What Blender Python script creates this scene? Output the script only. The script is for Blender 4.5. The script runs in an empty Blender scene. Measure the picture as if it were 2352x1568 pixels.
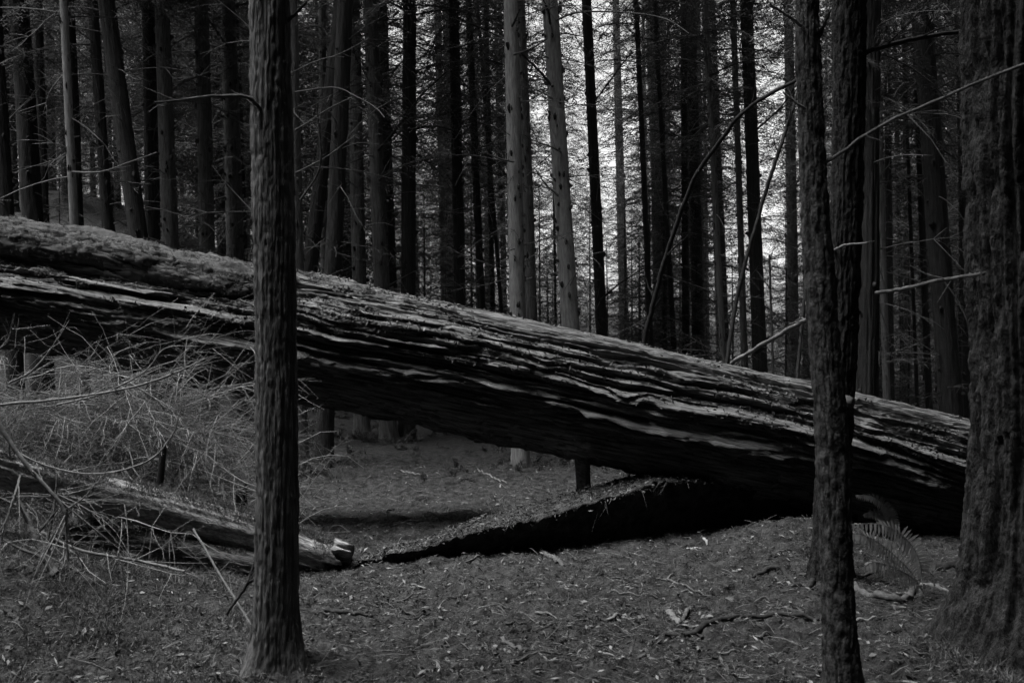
import bpy, math, random
import numpy as np
from mathutils import Vector, Matrix

random.seed(7)
rng = np.random.default_rng(7)
S = bpy.context.scene
C = S.collection
R = math.radians

# ------------------------------------------------------------------ camera, sky, sun, exposure
CAM_Z = 1.6
F = 2287.0                     # focal length in units of a 2352 x 1568 frame
cam_d = bpy.data.cameras.new("camera")
cam = bpy.data.objects.new("camera", cam_d)
C.objects.link(cam)
cam.location = (0, 0, CAM_Z)
cam.rotation_euler = (R(90), 0, 0)
cam_d.sensor_width = 36.0
cam_d.lens = 36.0 * F / 2352.0
cam_d.clip_end = 600
cam_d.dof.use_dof = True
cam_d.dof.focus_distance = 9.5
cam_d.dof.aperture_fstop = 4.0
S.camera = cam

SUN_EL, SUN_AZ = 66, -103       # azimuth measured from +Y towards +X
W = bpy.data.worlds.new("World")
S.world = W
W.use_nodes = True
wn = W.node_tree
bgn = wn.nodes["Background"]
sky = wn.nodes.new("ShaderNodeTexSky")
sky.sky_type = 'NISHITA'
sky.sun_disc = False
sky.sun_elevation = R(SUN_EL)
sky.sun_rotation = R(SUN_AZ)
sky.dust_density = 4.0
tobw = wn.nodes.new("ShaderNodeRGBToBW")
wn.links.new(sky.outputs[0], tobw.inputs[0])
wn.links.new(tobw.outputs[0], bgn.inputs[0])
bgn.inputs[1].default_value = 0.06
sun_d = bpy.data.lights.new("sun", 'SUN')
sun_d.energy = 1.5
sun_d.angle = R(40)
sun = bpy.data.objects.new("sun", sun_d)
C.objects.link(sun)
az, el = R(SUN_AZ), R(SUN_EL)
sd = Vector((math.sin(az) * math.cos(el), math.cos(az) * math.cos(el), math.sin(el)))
sun.rotation_euler = (-sd).to_track_quat('-Z', 'Y').to_euler()
sun.location = sd * 60
S.view_settings.view_transform = 'Standard'
S.view_settings.look = 'None'
S.view_settings.gamma = 1.0
S.view_settings.use_curve_mapping = False
S.view_settings.exposure = 2.9
S.cycles.use_denoising = True
S.cycles.use_adaptive_sampling = True
S.cycles.adaptive_threshold = 0.02
S.cycles.max_bounces = 4
S.cycles.diffuse_bounces = 2
S.cycles.transmission_bounces = 2


def at(px, py, Y):
    """point at depth Y that shows at (px, py) of a 2352 x 1568 frame"""
    return np.array([(px - 1176.0) / F * Y, Y, CAM_Z - (py - 784.0) / F * Y])


# ------------------------------------------------------------------ noise
def _h(ix, iy, iz, seed):
    n = (ix * 374761393 + iy * 668265263 + iz * 1274126177 + seed * 974711) & 0xFFFFFFFF
    n = ((n ^ (n >> 13)) * 1274126177) & 0xFFFFFFFF
    n = ((n ^ (n >> 16)) * 2246822519) & 0xFFFFFFFF
    return ((n ^ (n >> 15)) & 0xFFFFFF) / 16777215.0


def vn(x, y, z, seed=0):
    x, y, z = np.broadcast_arrays(np.asarray(x, float), np.asarray(y, float), np.asarray(z, float))
    ix, iy, iz = np.floor(x).astype(np.int64), np.floor(y).astype(np.int64), np.floor(z).astype(np.int64)
    fx, fy, fz = x - ix, y - iy, z - iz
    fx, fy, fz = [f * f * f * (f * (f * 6 - 15) + 10) for f in (fx, fy, fz)]
    o = 0
    for a in (0, 1):
        wa = fx if a else 1 - fx
        for b in (0, 1):
            wb = fy if b else 1 - fy
            for c in (0, 1):
                wc = fz if c else 1 - fz
                o = o + wa * wb * wc * _h(ix + a, iy + b, iz + c, seed)
    return o


def fbm(x, y, z, seed=0, octv=4):
    o, a, t = 0, 1.0, 0
    for k in range(octv):
        o = o + a * vn(x * 2 ** k, y * 2 ** k, z * 2 ** k, seed + k * 17)
        t += a
        a *= 0.5
    return o / t


def sstep(a, b, x):
    t = np.clip((x - a) / (b - a), 0, 1)
    return t * t * (3 - 2 * t)


# ------------------------------------------------------------------ mesh helpers
def mesh_np(name, V, F_, smooth=True):
    V = np.asarray(V, np.float32)
    F_ = np.asarray(F_, np.int32)
    me = bpy.data.meshes.new(name)
    k = F_.shape[1]
    me.vertices.add(len(V))
    me.vertices.foreach_set("co", V.ravel())
    me.loops.add(F_.size)
    me.loops.foreach_set("vertex_index", F_.ravel())
    me.polygons.add(len(F_))
    me.polygons.foreach_set("loop_start", np.arange(0, F_.size, k, dtype=np.int32))
    if smooth:
        me.polygons.foreach_set("use_smooth", np.ones(len(F_), bool))
    me.update(calc_edges=True)
    return me


def obj(name, me, m, parent=None):
    o = bpy.data.objects.new(name, me)
    C.objects.link(o)
    if m is not None:
        if not me.materials:
            me.materials.append(m)
        elif me.materials[0] != m:
            o.material_slots[0].link = 'OBJECT'
            o.material_slots[0].material = m
    if parent is not None:
        o.parent = parent
    return o


def tag(o, label=None, cat=None, group=None, kind=None):
    if label: o["label"] = label
    if cat: o["category"] = cat
    if group: o["group"] = group
    if kind: o["kind"] = kind
    return o


def thing(name, label, cat, loc=(0, 0, 0), group=None):
    o = bpy.data.objects.new(name, None)
    C.objects.link(o)
    o.empty_display_size = 0.2
    o.location = loc
    return tag(o, label, cat, group)


def grid_faces(n, m, wrap):
    i = np.arange(n - 1)[:, None]
    j = np.arange(m if wrap else m - 1)[None, :]
    j2 = (j + 1) % m
    a = i * m + j
    b = i * m + j2
    c = (i + 1) * m + j2
    d = (i + 1) * m + j
    return np.stack([a, b, c, d], -1).reshape(-1, 4)


class MB:
    """collects quads"""
    def __init__(s):
        s.v, s.f, s.n = [], [], 0

    def add(s, V, F_):
        s.v.append(np.asarray(V, float)); s.f.append(np.asarray(F_, np.int64) + s.n); s.n += len(V)

    def arrays(s):
        return np.concatenate(s.v), np.concatenate(s.f)

    def mesh(s, name, smooth=True):
        V, F_ = s.arrays()
        return mesh_np(name, V, F_, smooth)


def tube(pts, rad, sides=5, wob=0.0):
    P = np.asarray(pts, float)
    n = len(P)
    rad = np.broadcast_to(np.asarray(rad, float), (n,))
    T = np.gradient(P, axis=0)
    T /= np.linalg.norm(T, axis=1)[:, None] + 1e-9
    ref = np.array([0.31, 0.2, 0.93]) if abs(T[:, 2]).mean() < 0.8 else np.array([0.95, 0.3, 0.1])
    A = np.cross(T, ref); A /= np.linalg.norm(A, axis=1)[:, None] + 1e-9
    B = np.cross(T, A)
    th = np.linspace(0, 2 * np.pi, sides, endpoint=False)
    rr = rad[:, None] * (1 + wob * (rng.random((n, sides)) - 0.5))
    V = P[:, None, :] + rr[..., None] * (np.cos(th)[None, :, None] * A[:, None, :] + np.sin(th)[None, :, None] * B[:, None, :])
    return V.reshape(-1, 3), grid_faces(n, sides, True)


def spline(pts, n):
    """smooth resample of a polyline of any width (Catmull-Rom)"""
    P = np.asarray(pts, float)
    if len(P) < 3:
        t = np.linspace(0, 1, n)[:, None]
        return P[0] * (1 - t) + P[-1] * t
    Q = np.vstack([2 * P[0] - P[1], P, 2 * P[-1] - P[-2]])
    u = np.linspace(0, len(P) - 1 - 1e-6, n)
    i = u.astype(int)
    f = (u - i)[:, None]
    p0, p1, p2, p3 = Q[i], Q[i + 1], Q[i + 2], Q[i + 3]
    return 0.5 * (2 * p1 + (p2 - p0) * f + (2 * p0 - 5 * p1 + 4 * p2 - p3) * f ** 2 + (3 * p1 - p0 - 3 * p2 + p3) * f ** 3)


# ------------------------------------------------------------------ materials (all grey: the photograph is black and white)
def mat(name, lo, hi, scale=(6, 6, 6), detail=6.0, bump=0.0, bscale=(20, 20, 20), bdist=0.01, rough=0.92,
        island=0.0, transl=0.0, pos=(0.3, 0.7), rot=0.0):
    m = bpy.data.materials.new(name)
    m.use_nodes = True
    nt = m.node_tree
    N, L = nt.nodes, nt.links
    bs = N["Principled BSDF"]
    out = N["Material Output"]
    bs.inputs["Roughness"].default_value = rough
    bs.inputs["Specular IOR Level"].default_value = 0.12
    tc = N.new("ShaderNodeTexCoord")
    mp = N.new("ShaderNodeMapping")
    mp.inputs["Scale"].default_value = scale
    mp.inputs["Rotation"].default_value = (0, rot, 0)
    mp.vector_type = 'TEXTURE' if rot else 'POINT'
    if rot:                                   # texture mapping divides by the scale
        mp.inputs["Scale"].default_value = [1.0 / q for q in scale]
    L.new(tc.outputs["Object"], mp.inputs["Vector"])
    nz = N.new("ShaderNodeTexNoise")
    nz.inputs["Scale"].default_value = 1.0
    nz.inputs["Detail"].default_value = detail
    nz.inputs["Roughness"].default_value = 0.65
    L.new(mp.outputs[0], nz.inputs["Vector"])
    cr = N.new("ShaderNodeValToRGB")
    cr.color_ramp.elements[0].position = pos[0]
    cr.color_ramp.elements[1].position = pos[1]
    cr.color_ramp.elements[0].color = (lo, lo, lo, 1)
    cr.color_ramp.elements[1].color = (hi, hi, hi, 1)
    L.new(nz.outputs["Fac"], cr.inputs["Fac"])
    col = cr.outputs["Color"]
    if island:
        ge = N.new("ShaderNodeNewGeometry")
        mr = N.new("ShaderNodeMapRange")
        mr.inputs["To Min"].default_value = 1 - island
        mr.inputs["To Max"].default_value = 1 + island
        L.new(ge.outputs["Random Per Island"], mr.inputs["Value"])
        mx = N.new("ShaderNodeVectorMath")
        mx.operation = 'MULTIPLY'
        L.new(col, mx.inputs[0])
        L.new(mr.outputs[0], mx.inputs[1])
        col = mx.outputs[0]
    L.new(col, bs.inputs["Base Color"])
    if bump:
        mp2 = N.new("ShaderNodeMapping")
        mp2.inputs["Scale"].default_value = [1.0 / q for q in bscale] if rot else bscale
        mp2.inputs["Rotation"].default_value = (0, rot, 0)
        mp2.vector_type = 'TEXTURE' if rot else 'POINT'
        L.new(tc.outputs["Object"], mp2.inputs["Vector"])
        n2 = N.new("ShaderNodeTexNoise")
        n2.inputs["Scale"].default_value = 1.0
        n2.inputs["Detail"].default_value = 5.0
        L.new(mp2.outputs[0], n2.inputs["Vector"])
        bp = N.new("ShaderNodeBump")
        bp.inputs["Strength"].default_value = bump
        bp.inputs["Distance"].default_value = bdist
        L.new(n2.outputs["Fac"], bp.inputs["Height"])
        L.new(bp.outputs[0], bs.inputs["Normal"])
    if transl:
        tr = N.new("ShaderNodeBsdfTranslucent")
        L.new(col, tr.inputs["Color"])
        ms = N.new("ShaderNodeMixShader")
        ms.inputs[0].default_value = transl
        L.new(bs.outputs[0], ms.inputs[1])
        L.new(tr.outputs[0], ms.inputs[2])
        L.new(ms.outputs[0], out.inputs["Surface"])
    return m


M = dict(
    ground=mat("forest_soil", 0.007, 0.045, (11, 11, 11), 10, 1.0, (45, 45, 45), 0.04, pos=(0.36, 0.66)),
    bank=mat("bank_soil", 0.008, 0.05, (11, 11, 11), 10, 1.0, (45, 45, 45), 0.04, pos=(0.36, 0.66)),
    litter=mat("leaf_litter", 0.006, 0.085, (9, 9, 9), 4, island=0.85),
    palelitter=mat("pale_leaf_litter", 0.05, 0.16, (9, 9, 9), 4, island=0.6),
    twiglit=mat("litter_twigs", 0.03, 0.11, (5, 5, 5), 4, island=0.6),
    brush=mat("mossy_brush_twigs", 0.08, 0.20, (5, 5, 5), 4, island=0.6),
    logbark=mat("weathered_log_bark", 0.022, 0.165, (3, 48, 48), 10, 1.0, (12, 120, 120), 0.02, pos=(0.38, 0.64), rot=0.203),
    moss=mat("pillow_moss", 0.025, 0.07, (14, 14, 14), 6, 0.8, (120, 120, 120), 0.01),
    mossf=mat("moss_fibres", 0.05, 0.13, (14, 14, 14), 4, island=0.45, transl=0.25),
    cedar=mat("fibrous_bark", 0.022, 0.115, (60, 60, 3.5), 9, 1.0, (150, 150, 14), 0.01, pos=(0.36, 0.68)),
    fir=mat("furrowed_bark", 0.004, 0.046, (34, 34, 9), 10, 1.0, (110, 110, 45), 0.02, pos=(0.36, 0.68)),
    smooth=mat("smooth_lichen_bark", 0.006, 0.052, (38, 38, 20), 10, 1.0, (130, 130, 70), 0.01, pos=(0.40, 0.64)),
    scaly=mat("scaly_black_bark", 0.003, 0.024, (40, 40, 18), 9, 1.0, (110, 110, 60), 0.012, pos=(0.36, 0.68)),
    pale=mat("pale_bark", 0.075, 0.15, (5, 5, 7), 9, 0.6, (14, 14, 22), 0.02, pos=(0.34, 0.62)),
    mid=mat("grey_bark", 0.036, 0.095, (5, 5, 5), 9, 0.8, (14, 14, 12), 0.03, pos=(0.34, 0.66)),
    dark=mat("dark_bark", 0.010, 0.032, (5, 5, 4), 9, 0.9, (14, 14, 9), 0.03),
    twig=mat("dead_twig", 0.025, 0.07, (3, 3, 3), 4, island=0.6),
    paletwig=mat("pale_dead_wood", 0.06, 0.17, (24, 24, 24), 7, 0.6, (90, 90, 90), 0.005),
    darktwig=mat("dark_dead_wood", 0.010, 0.04, (24, 24, 24), 7, 0.6, (90, 90, 90), 0.005),
    stick=mat("weathered_stick", 0.028, 0.10, (24, 24, 24), 7, 0.6, (90, 90, 90), 0.005),
    chip=mat("fresh_wood_splinter", 0.14, 0.30, (30, 30, 30), 6, 0.5, (90, 90, 90), 0.003),
    fungus=mat("grey_fungus", 0.02, 0.075, (40, 40, 40), 6, 0.5, (120, 120, 120), 0.003),
    needle=mat("conifer_needles", 0.028, 0.070, (0.9, 0.9, 0.9), 4, island=0.45, transl=0.3),
    fern=mat("fern_leaf", 0.13, 0.26, (8, 8, 8), 4, island=0.25, transl=0.25),
    oldwood=mat("bare_old_wood", 0.09, 0.34, (5, 60, 60), 9, 1.0, (14, 140, 140), 0.012, pos=(0.36, 0.66), rot=0.3),
    polebark=mat("grey_pole_bark", 0.005, 0.022, (24, 24, 24), 7, 0.6, (90, 90, 90), 0.005),
    stump=mat("black_rotten_wood", 0.005, 0.02, (20, 20, 5), 7, 0.9, (70, 70, 20), 0.01),
)

# ------------------------------------------------------------------ ground
BANK = [(790, 1306, 7.1, .02), (850, 1286, 7.15, .05), (950, 1258, 7.2, .1), (1100, 1217, 7.3, .2), (1250, 1184, 7.45, .27), (1400, 1146, 7.7, .36),
        (1520, 1110, 7.95, .42), (1620, 1105, 8.2, .42), (1750, 1128, 8.4, .4), (1900, 1165, 8.55, .35), (2100, 1208, 8.62, .25), (2300, 1250, 8.7, .1)]


def ground_h(x, y):
    x, y = np.broadcast_arrays(np.asarray(x, float), np.asarray(y, float))
    h = 0.16 * (fbm(x * 0.35, y * 0.35, 0.5, 3, 3) - 0.5) * sstep(3, 8, y)
    h = h + 0.10 * (fbm(x * 1.5, y * 1.5, 0.5, 5, 3) - 0.5)
    # wooded slope at the far left
    h = h + 7.5 * sstep(17, 44, np.hypot(x, y)) * sstep(0.02, -0.42, x / (np.abs(y) + 4)) * sstep(4, 12, y)
    # hummock beside the fern
    h = h + 0.24 * np.exp(-((x - 2.35) / 0.55) ** 2 - ((y - 7.75) / 0.5) ** 2)
    h = h + 0.12 * np.exp(-((x - 2.75) / 0.7) ** 2 - ((y - 5.0) / 0.35) ** 2)
    # brushy rise on the left
    h = h + 0.38 * sstep(-1.6, -3.4, x) * np.exp(-((y - 6.2) / 1.6) ** 2)
    h = h + 0.03 * np.exp(-((x + 1.17) / 0.3) ** 2 - ((y - 5.0) / 0.3) ** 2)
    return h


def ground_fine(X, Y):
    near = sstep(20, 10, np.hypot(X, Y))
    return near * (0.085 * (fbm(X * 7, Y * 7, 1.2, 11, 3) - 0.5) + 0.034 * (vn(X * 28, Y * 28, 1.1, 21) - 0.5))


def build_ground():
    fov = R(33)
    a1 = np.linspace(-fov, fov, 470)
    a2 = np.linspace(fov, 2 * math.pi - fov, 90)[1:-1]
    ang = np.concatenate([a1, a2])
    rad = np.concatenate([np.geomspace(0.3, 4.2, 40)[:-1], np.geomspace(4.2, 14, 220)[:-1], np.geomspace(14, 400, 70)])
    A, RR = np.meshgrid(ang, rad)
    X, Y = RR * np.sin(A), RR * np.cos(A)
    Z = ground_h(X, Y)
    Z = Z + ground_fine(X, Y)
    V = np.stack([X, Y, Z], -1).reshape(-1, 3)
    F_ = grid_faces(len(rad), len(ang), True)
    V = np.vstack([V, [[0, 0, float(Z[0].mean())]]])
    return tag(obj("ground", mesh_np("ground", V, F_[:, ::-1]), M['ground']), kind="structure")


build_ground()


def gz(x, y):
    return float(ground_h(x, y))


def lip_curve(n):
    P = np.array([at(a, b, c) for a, b, c, d in BANK])
    hh = np.array([d for a, b, c, d in BANK])
    Q = spline(np.hstack([P, hh[:, None]]), n)
    return Q[:, :3], Q[:, 3]


def build_bank():
    n = 260
    P, hh = lip_curve(n)
    prof_u = np.concatenate([np.linspace(-1.0, 0.0, 30), np.linspace(0.0, 1.0, 40)[1:]])
    rows = []
    for u in prof_u:
        g = ground_h(P[:, 0], P[:, 1])
        top = P[:, 2]
        if u <= 0:            # undercut front face, foot to lip
            t = u + 1
            back = 0.05 + 0.42 * hh * np.sin(t * math.pi * 0.5 + 1.57) ** 1.0 * (1 - 0.0)
            y = P[:, 1] + back * (1 - t ** 3)
            z = (g - 0.12) * (1 - t) + top * t
            x = P[:, 0]
        else:                 # litter-covered top falling to the back
            y = P[:, 1] + 2.4 * u * (0.3 + hh * 2.0)
            x = P[:, 0] + 0.25 * u
            gb = ground_h(x, y)
            k = sstep(0.3, 1.0, u)
            top = top + 0.02 * hh * math.sin(min(1.0, u * 1.5) * math.pi)
            z = top * (1 - k) + (gb - 0.12) * k + 0.03 * math.sin(u * 9) * hh
        rows.append(np.stack([x, y, z], -1))
    V = np.array(rows)
    f = fbm(V[..., 0] * 3.5, V[..., 1] * 3.5, V[..., 2] * 3.5, 31, 4) - 0.5
    f2 = vn(V[..., 0] * 22, V[..., 1] * 22, V[..., 2] * 22, 41) - 0.5
    V[..., 1] += 0.16 * f * (prof_u[:, None] < 0.2)
    V[..., 2] += 0.06 * f + 0.035 * f2
    V = V.reshape(-1, 3)
    top = np.repeat(prof_u > 0.02, n)
    build_bank.top = V[top]
    return obj("earth_bank", mesh_np("earth_bank", V, grid_faces(len(prof_u), n, False)[:, ::-1]), M['bank'])


tag(build_bank(), kind="structure")

# ------------------------------------------------------------------ the great fallen log
LOGC = [(-620, 560, 8.35, 152), (-300, 600, 8.45, 152), (0, 650, 8.5, 152), (400, 724, 8.6, 149), (700, 778, 8.6, 148), (1000, 838, 8.6, 147), (1500, 945, 8.6, 146),
        (1900, 1028, 8.6, 142), (2240, 1104, 8.6, 138), (2700, 1200, 8.6, 132), (3100, 1285, 8.6, 126)]
_LP = spline(np.array([list(at(a, b, c)) + [r * c / F * 0.98] for a, b, c, r in LOGC]), 400)


def log_frame(s01):
    u = s01 * 399
    i = np.clip(u.astype(int), 0, 398)
    f = (u - i)[:, None]
    Q = _LP[i] * (1 - f) + _LP[i + 1] * f
    return Q[:, :3], Q[:, 3]


LOG_KNOTS = [(0.22, 0.42, 0.07, 0.06), (-0.42, 0.55, 0.05, 0.05), (1.35, 0.62, 0.06, 0.05), (2.9, 0.5, 0.08, 0.06), (-1.0, 1.0, 0.05, 0.05), (0.9, 0.2, 0.07, 0.05), (3.7, 0.75, 0.06, 0.05)]


def log_surface(SS, TH, detail=True):
    """SS in 0..1 along the log, TH angle: 0 = towards camera, pi/2 = up"""
    sh = SS.shape
    P, rad = log_frame(SS.ravel())
    P, rad = P.reshape(sh + (3,)), rad.reshape(sh)
    s = P[..., 0]
    cx, cz = np.cos(TH) * 0.54, np.sin(TH) * 0.54
    kn = 0.0
    for ks, kt, kr_, kh in LOG_KNOTS:                 # knots push the fibres aside
        q = ((s - ks) / (kr_ * 1.8)) ** 2 + ((TH - kt) * 0.54 / kr_) ** 2
        kn = kn + kh * np.exp(-q) - 0.6 * kh * np.exp(-(((s - ks - kr_ * 2.2) / (kr_ * 2)) ** 2 + ((TH - kt + 0.06) * 0.54 / kr_) ** 2))
    w = 0.13 * (fbm(s * 0.45, cx * 1.7, cz * 1.7, 51, 3) - 0.5) + 0.010 * (fbm(s * 4, cx * 5, cz * 5, 52, 2) - 0.5) + 0.35 * kn
    wx, wz = cx + w * -np.sin(TH) * 2.2, cz + w * np.cos(TH) * 2.2
    s1 = s + 1.3 * vn(wx * 5, wz * 5, s * 0.2, 53)
    n1 = vn(s1 * 0.22, wx * 9.5 + 3.7, wz * 9.5, 61)
    n1b = vn(s1 * 0.33, wx * 15, wz * 15 + 1.3, 69)
    n2 = vn(s1 * 0.6, wx * 27, wz * 27, 62)
    n3 = vn(s * 2.0, wx * 58, wz * 58, 63)
    nc = vn(s1 * 0.20, wx * 13 + 9.1, wz * 13, 58)
    ncb = vn(s1 * 0.45, wx * 21 + 2.1, wz * 21, 59)
    ridge = 1 - np.abs(2 * n1 - 1)
    ridge1 = 1 - np.abs(2 * n1b - 1)
    ridge2 = 1 - np.abs(2 * n2 - 1)
    crack = np.clip(1 - np.abs(2 * nc - 1) * 4.0, 0, 1) + 0.6 * np.clip(1 - np.abs(2 * ncb - 1) * 4.0, 0, 1)
    crack = crack * sstep(0.35, 0.6, fbm(s * 0.6, wx * 4, wz * 4, 57, 2))
    rag = 0.05 * (fbm(s * 5, wx * 26, wz * 26, 67, 2) - 0.5)
    slab = sstep(0.50, 0.55, fbm(s * 0.26, wx * 5.0, wz * 5.0, 64, 3) + rag)
    hole = sstep(0.60, 0.65, fbm(s * 0.55, wx * 5.5, wz * 5.5, 66, 3) + rag)
    crumb = fbm(s * 12, cx * 28, cz * 28, 65, 3) - 0.5
    calm = 1 - 0.6 * sstep(0.82, 0.98, np.sin(TH)) * sstep(-2.5, -0.5, s)
    fib = vn(s * 5, wx * 82, wz * 82, 55) - 0.5
    brk = sstep(0.60, 0.63, vn(s * 2.4, wx * 22, wz * 22, 56) + rag)
    brk2 = sstep(0.62, 0.65, vn(s * 6.5, wx * 34, wz * 34, 54) + rag)
    d = 0.05 * (ridge ** 1.4 - 0.45) + 0.042 * (ridge1 ** 1.4 - 0.45) + 0.014 * fib - 0.022 * brk - 0.014 * brk2 + 0.036 * (ridge2 ** 1.2 - 0.5) + 0.022 * (n3 - 0.5) + sstep(0.5, 0.1, TH) * (0.030 * (ridge2 - 0.5) + 0.020 * (n3 - 0.5))
    d = d - 0.05 * slab - 0.06 * hole - 0.055 * crack * (1 - 0.7 * sstep(0.85, 0.97, np.sin(TH))) + 0.032 * crumb + kn
    d = d - 0.20 * sstep(-1.5, -2.3, s) * sstep(0.28, 0.42, np.sin(TH)) * sstep(0.90, 0.62, np.sin(TH)) * (TH < 1.6)
    d = d * calm
    lip = -0.24 + 0.25 * (fbm(s * 0.8, 0.7, 0.7, 50, 3) - 0.5) + 0.10 * (vn(s * 5, 0.2, 0.2, 49) - 0.5)
    d = d - 0.10 * sstep(lip + 0.03, lip - 0.10, TH) * sstep(-2.6, -2.2, TH - 0.0)
    d = d + 0.05 * (fbm(s * 0.6, cx * 1.5, cz * 1.5, 68, 2) - 0.5)
    rr = rad + d
    V = np.empty(sh + (3,))
    slope = 0.205
    # radial directions: towards camera (-Y) and "up" square to the leaning axis
    up = np.array([slope, 0, 1.0]); up /= np.linalg.norm(up)
    V[:] = P + (rr * np.cos(TH))[..., None] * np.array([0, -1.0, 0]) + (rr * np.sin(TH))[..., None] * up
    V[..., 2] -= 0.55 * np.clip(d, -0.03, 0.2) * np.clip(np.cos(TH), 0, 1)
    return V, d


def build_log():
    n, m = 900, 260
    th = np.concatenate([np.linspace(-0.8, 1.75, 205, endpoint=False), np.linspace(1.75, 2 * math.pi - 0.8, 55, endpoint=False)])
    ss = np.concatenate([np.linspace(0, 0.14, 40, endpoint=False), np.linspace(0.14, 0.82, 820, endpoint=False), np.linspace(0.82, 1, 40)])
    SS, TH = np.meshgrid(ss, th, indexing='ij')
    V, d = log_surface(SS, TH)
    F_ = grid_faces(n, m, True)
    V = V.reshape(-1, 3)
    # end caps
    caps = []
    for r0 in (0, n - 1):
        c = V[r0 * m:(r0 + 1) * m].mean(0)
        V = np.vstack([V, c[None]])
        ci = len(V) - 1
        j = np.arange(0, m, 2)
        q = np.stack([np.full(len(j), ci), r0 * m + j, r0 * m + (j + 1) % m, r0 * m + (j + 2) % m], -1)
        caps.append(q if r0 == 0 else q[:, ::-1])
    F_ = np.vstack([F_] + caps)
    root = thing("fallen_log", "huge weathered fallen log with ragged bark lying slanted across the clearing", "log",
                 (float(_LP[300, 0]), 8.6, 0.0))
    b = obj("bark", mesh_np("log_bark", V, F_), M['logbark'], root)
    b.matrix_parent_inverse = Matrix.Translation(-Vector(root.location))
    return root


log_root = build_log()


def parent_keep(o, p):
    o.parent = p
    rot = p.rotation_quaternion.to_matrix().to_4x4() if p.rotation_mode == 'QUATERNION' else Matrix.Identity(4)
    o.matrix_parent_inverse = (Matrix.Translation(Vector(p.location)) @ rot).inverted()
    return o


def moss_thick(s, TH):
    """moss cushion thickness in metres, negative where there is none"""
    st = np.sin(TH) * np.where(TH < 1.6, 1, 1.0)
    left = sstep(-1.35, -2.3, s)
    a = fbm(s * 1.5 + 0.8 * TH, TH * 3.4, 0.3, 71, 3)
    b = fbm(s * 4.2, TH * 5.5, 0.9, 72, 3)
    top = sstep(0.62, 0.97, np.where(TH < 1.57, st, 1.0)) * 0.42 + 0.0
    f = a + top - 0.66 - 0.3 * (1 - left) + 0.35 * (b - 0.5)
    cush = 0.06 * np.sqrt(np.clip(f, 0, 1)) * (0.35 + 1.25 * b) 
    led = fbm(s * 0.7, TH * 7.5, 0.2, 73, 3) - 0.61 + 0.25 * (b - 0.5)
    led = np.where((TH > 0.1) & (TH < 0.8), led, -1) 
    ledge = 0.10 * np.sqrt(np.clip(led, 0, 1)) * sstep(-1.0, -1.9, s)
    return np.maximum(np.where(st > 0.70 + 0.25 * (b - 0.5), cush, 0), ledge)


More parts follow.
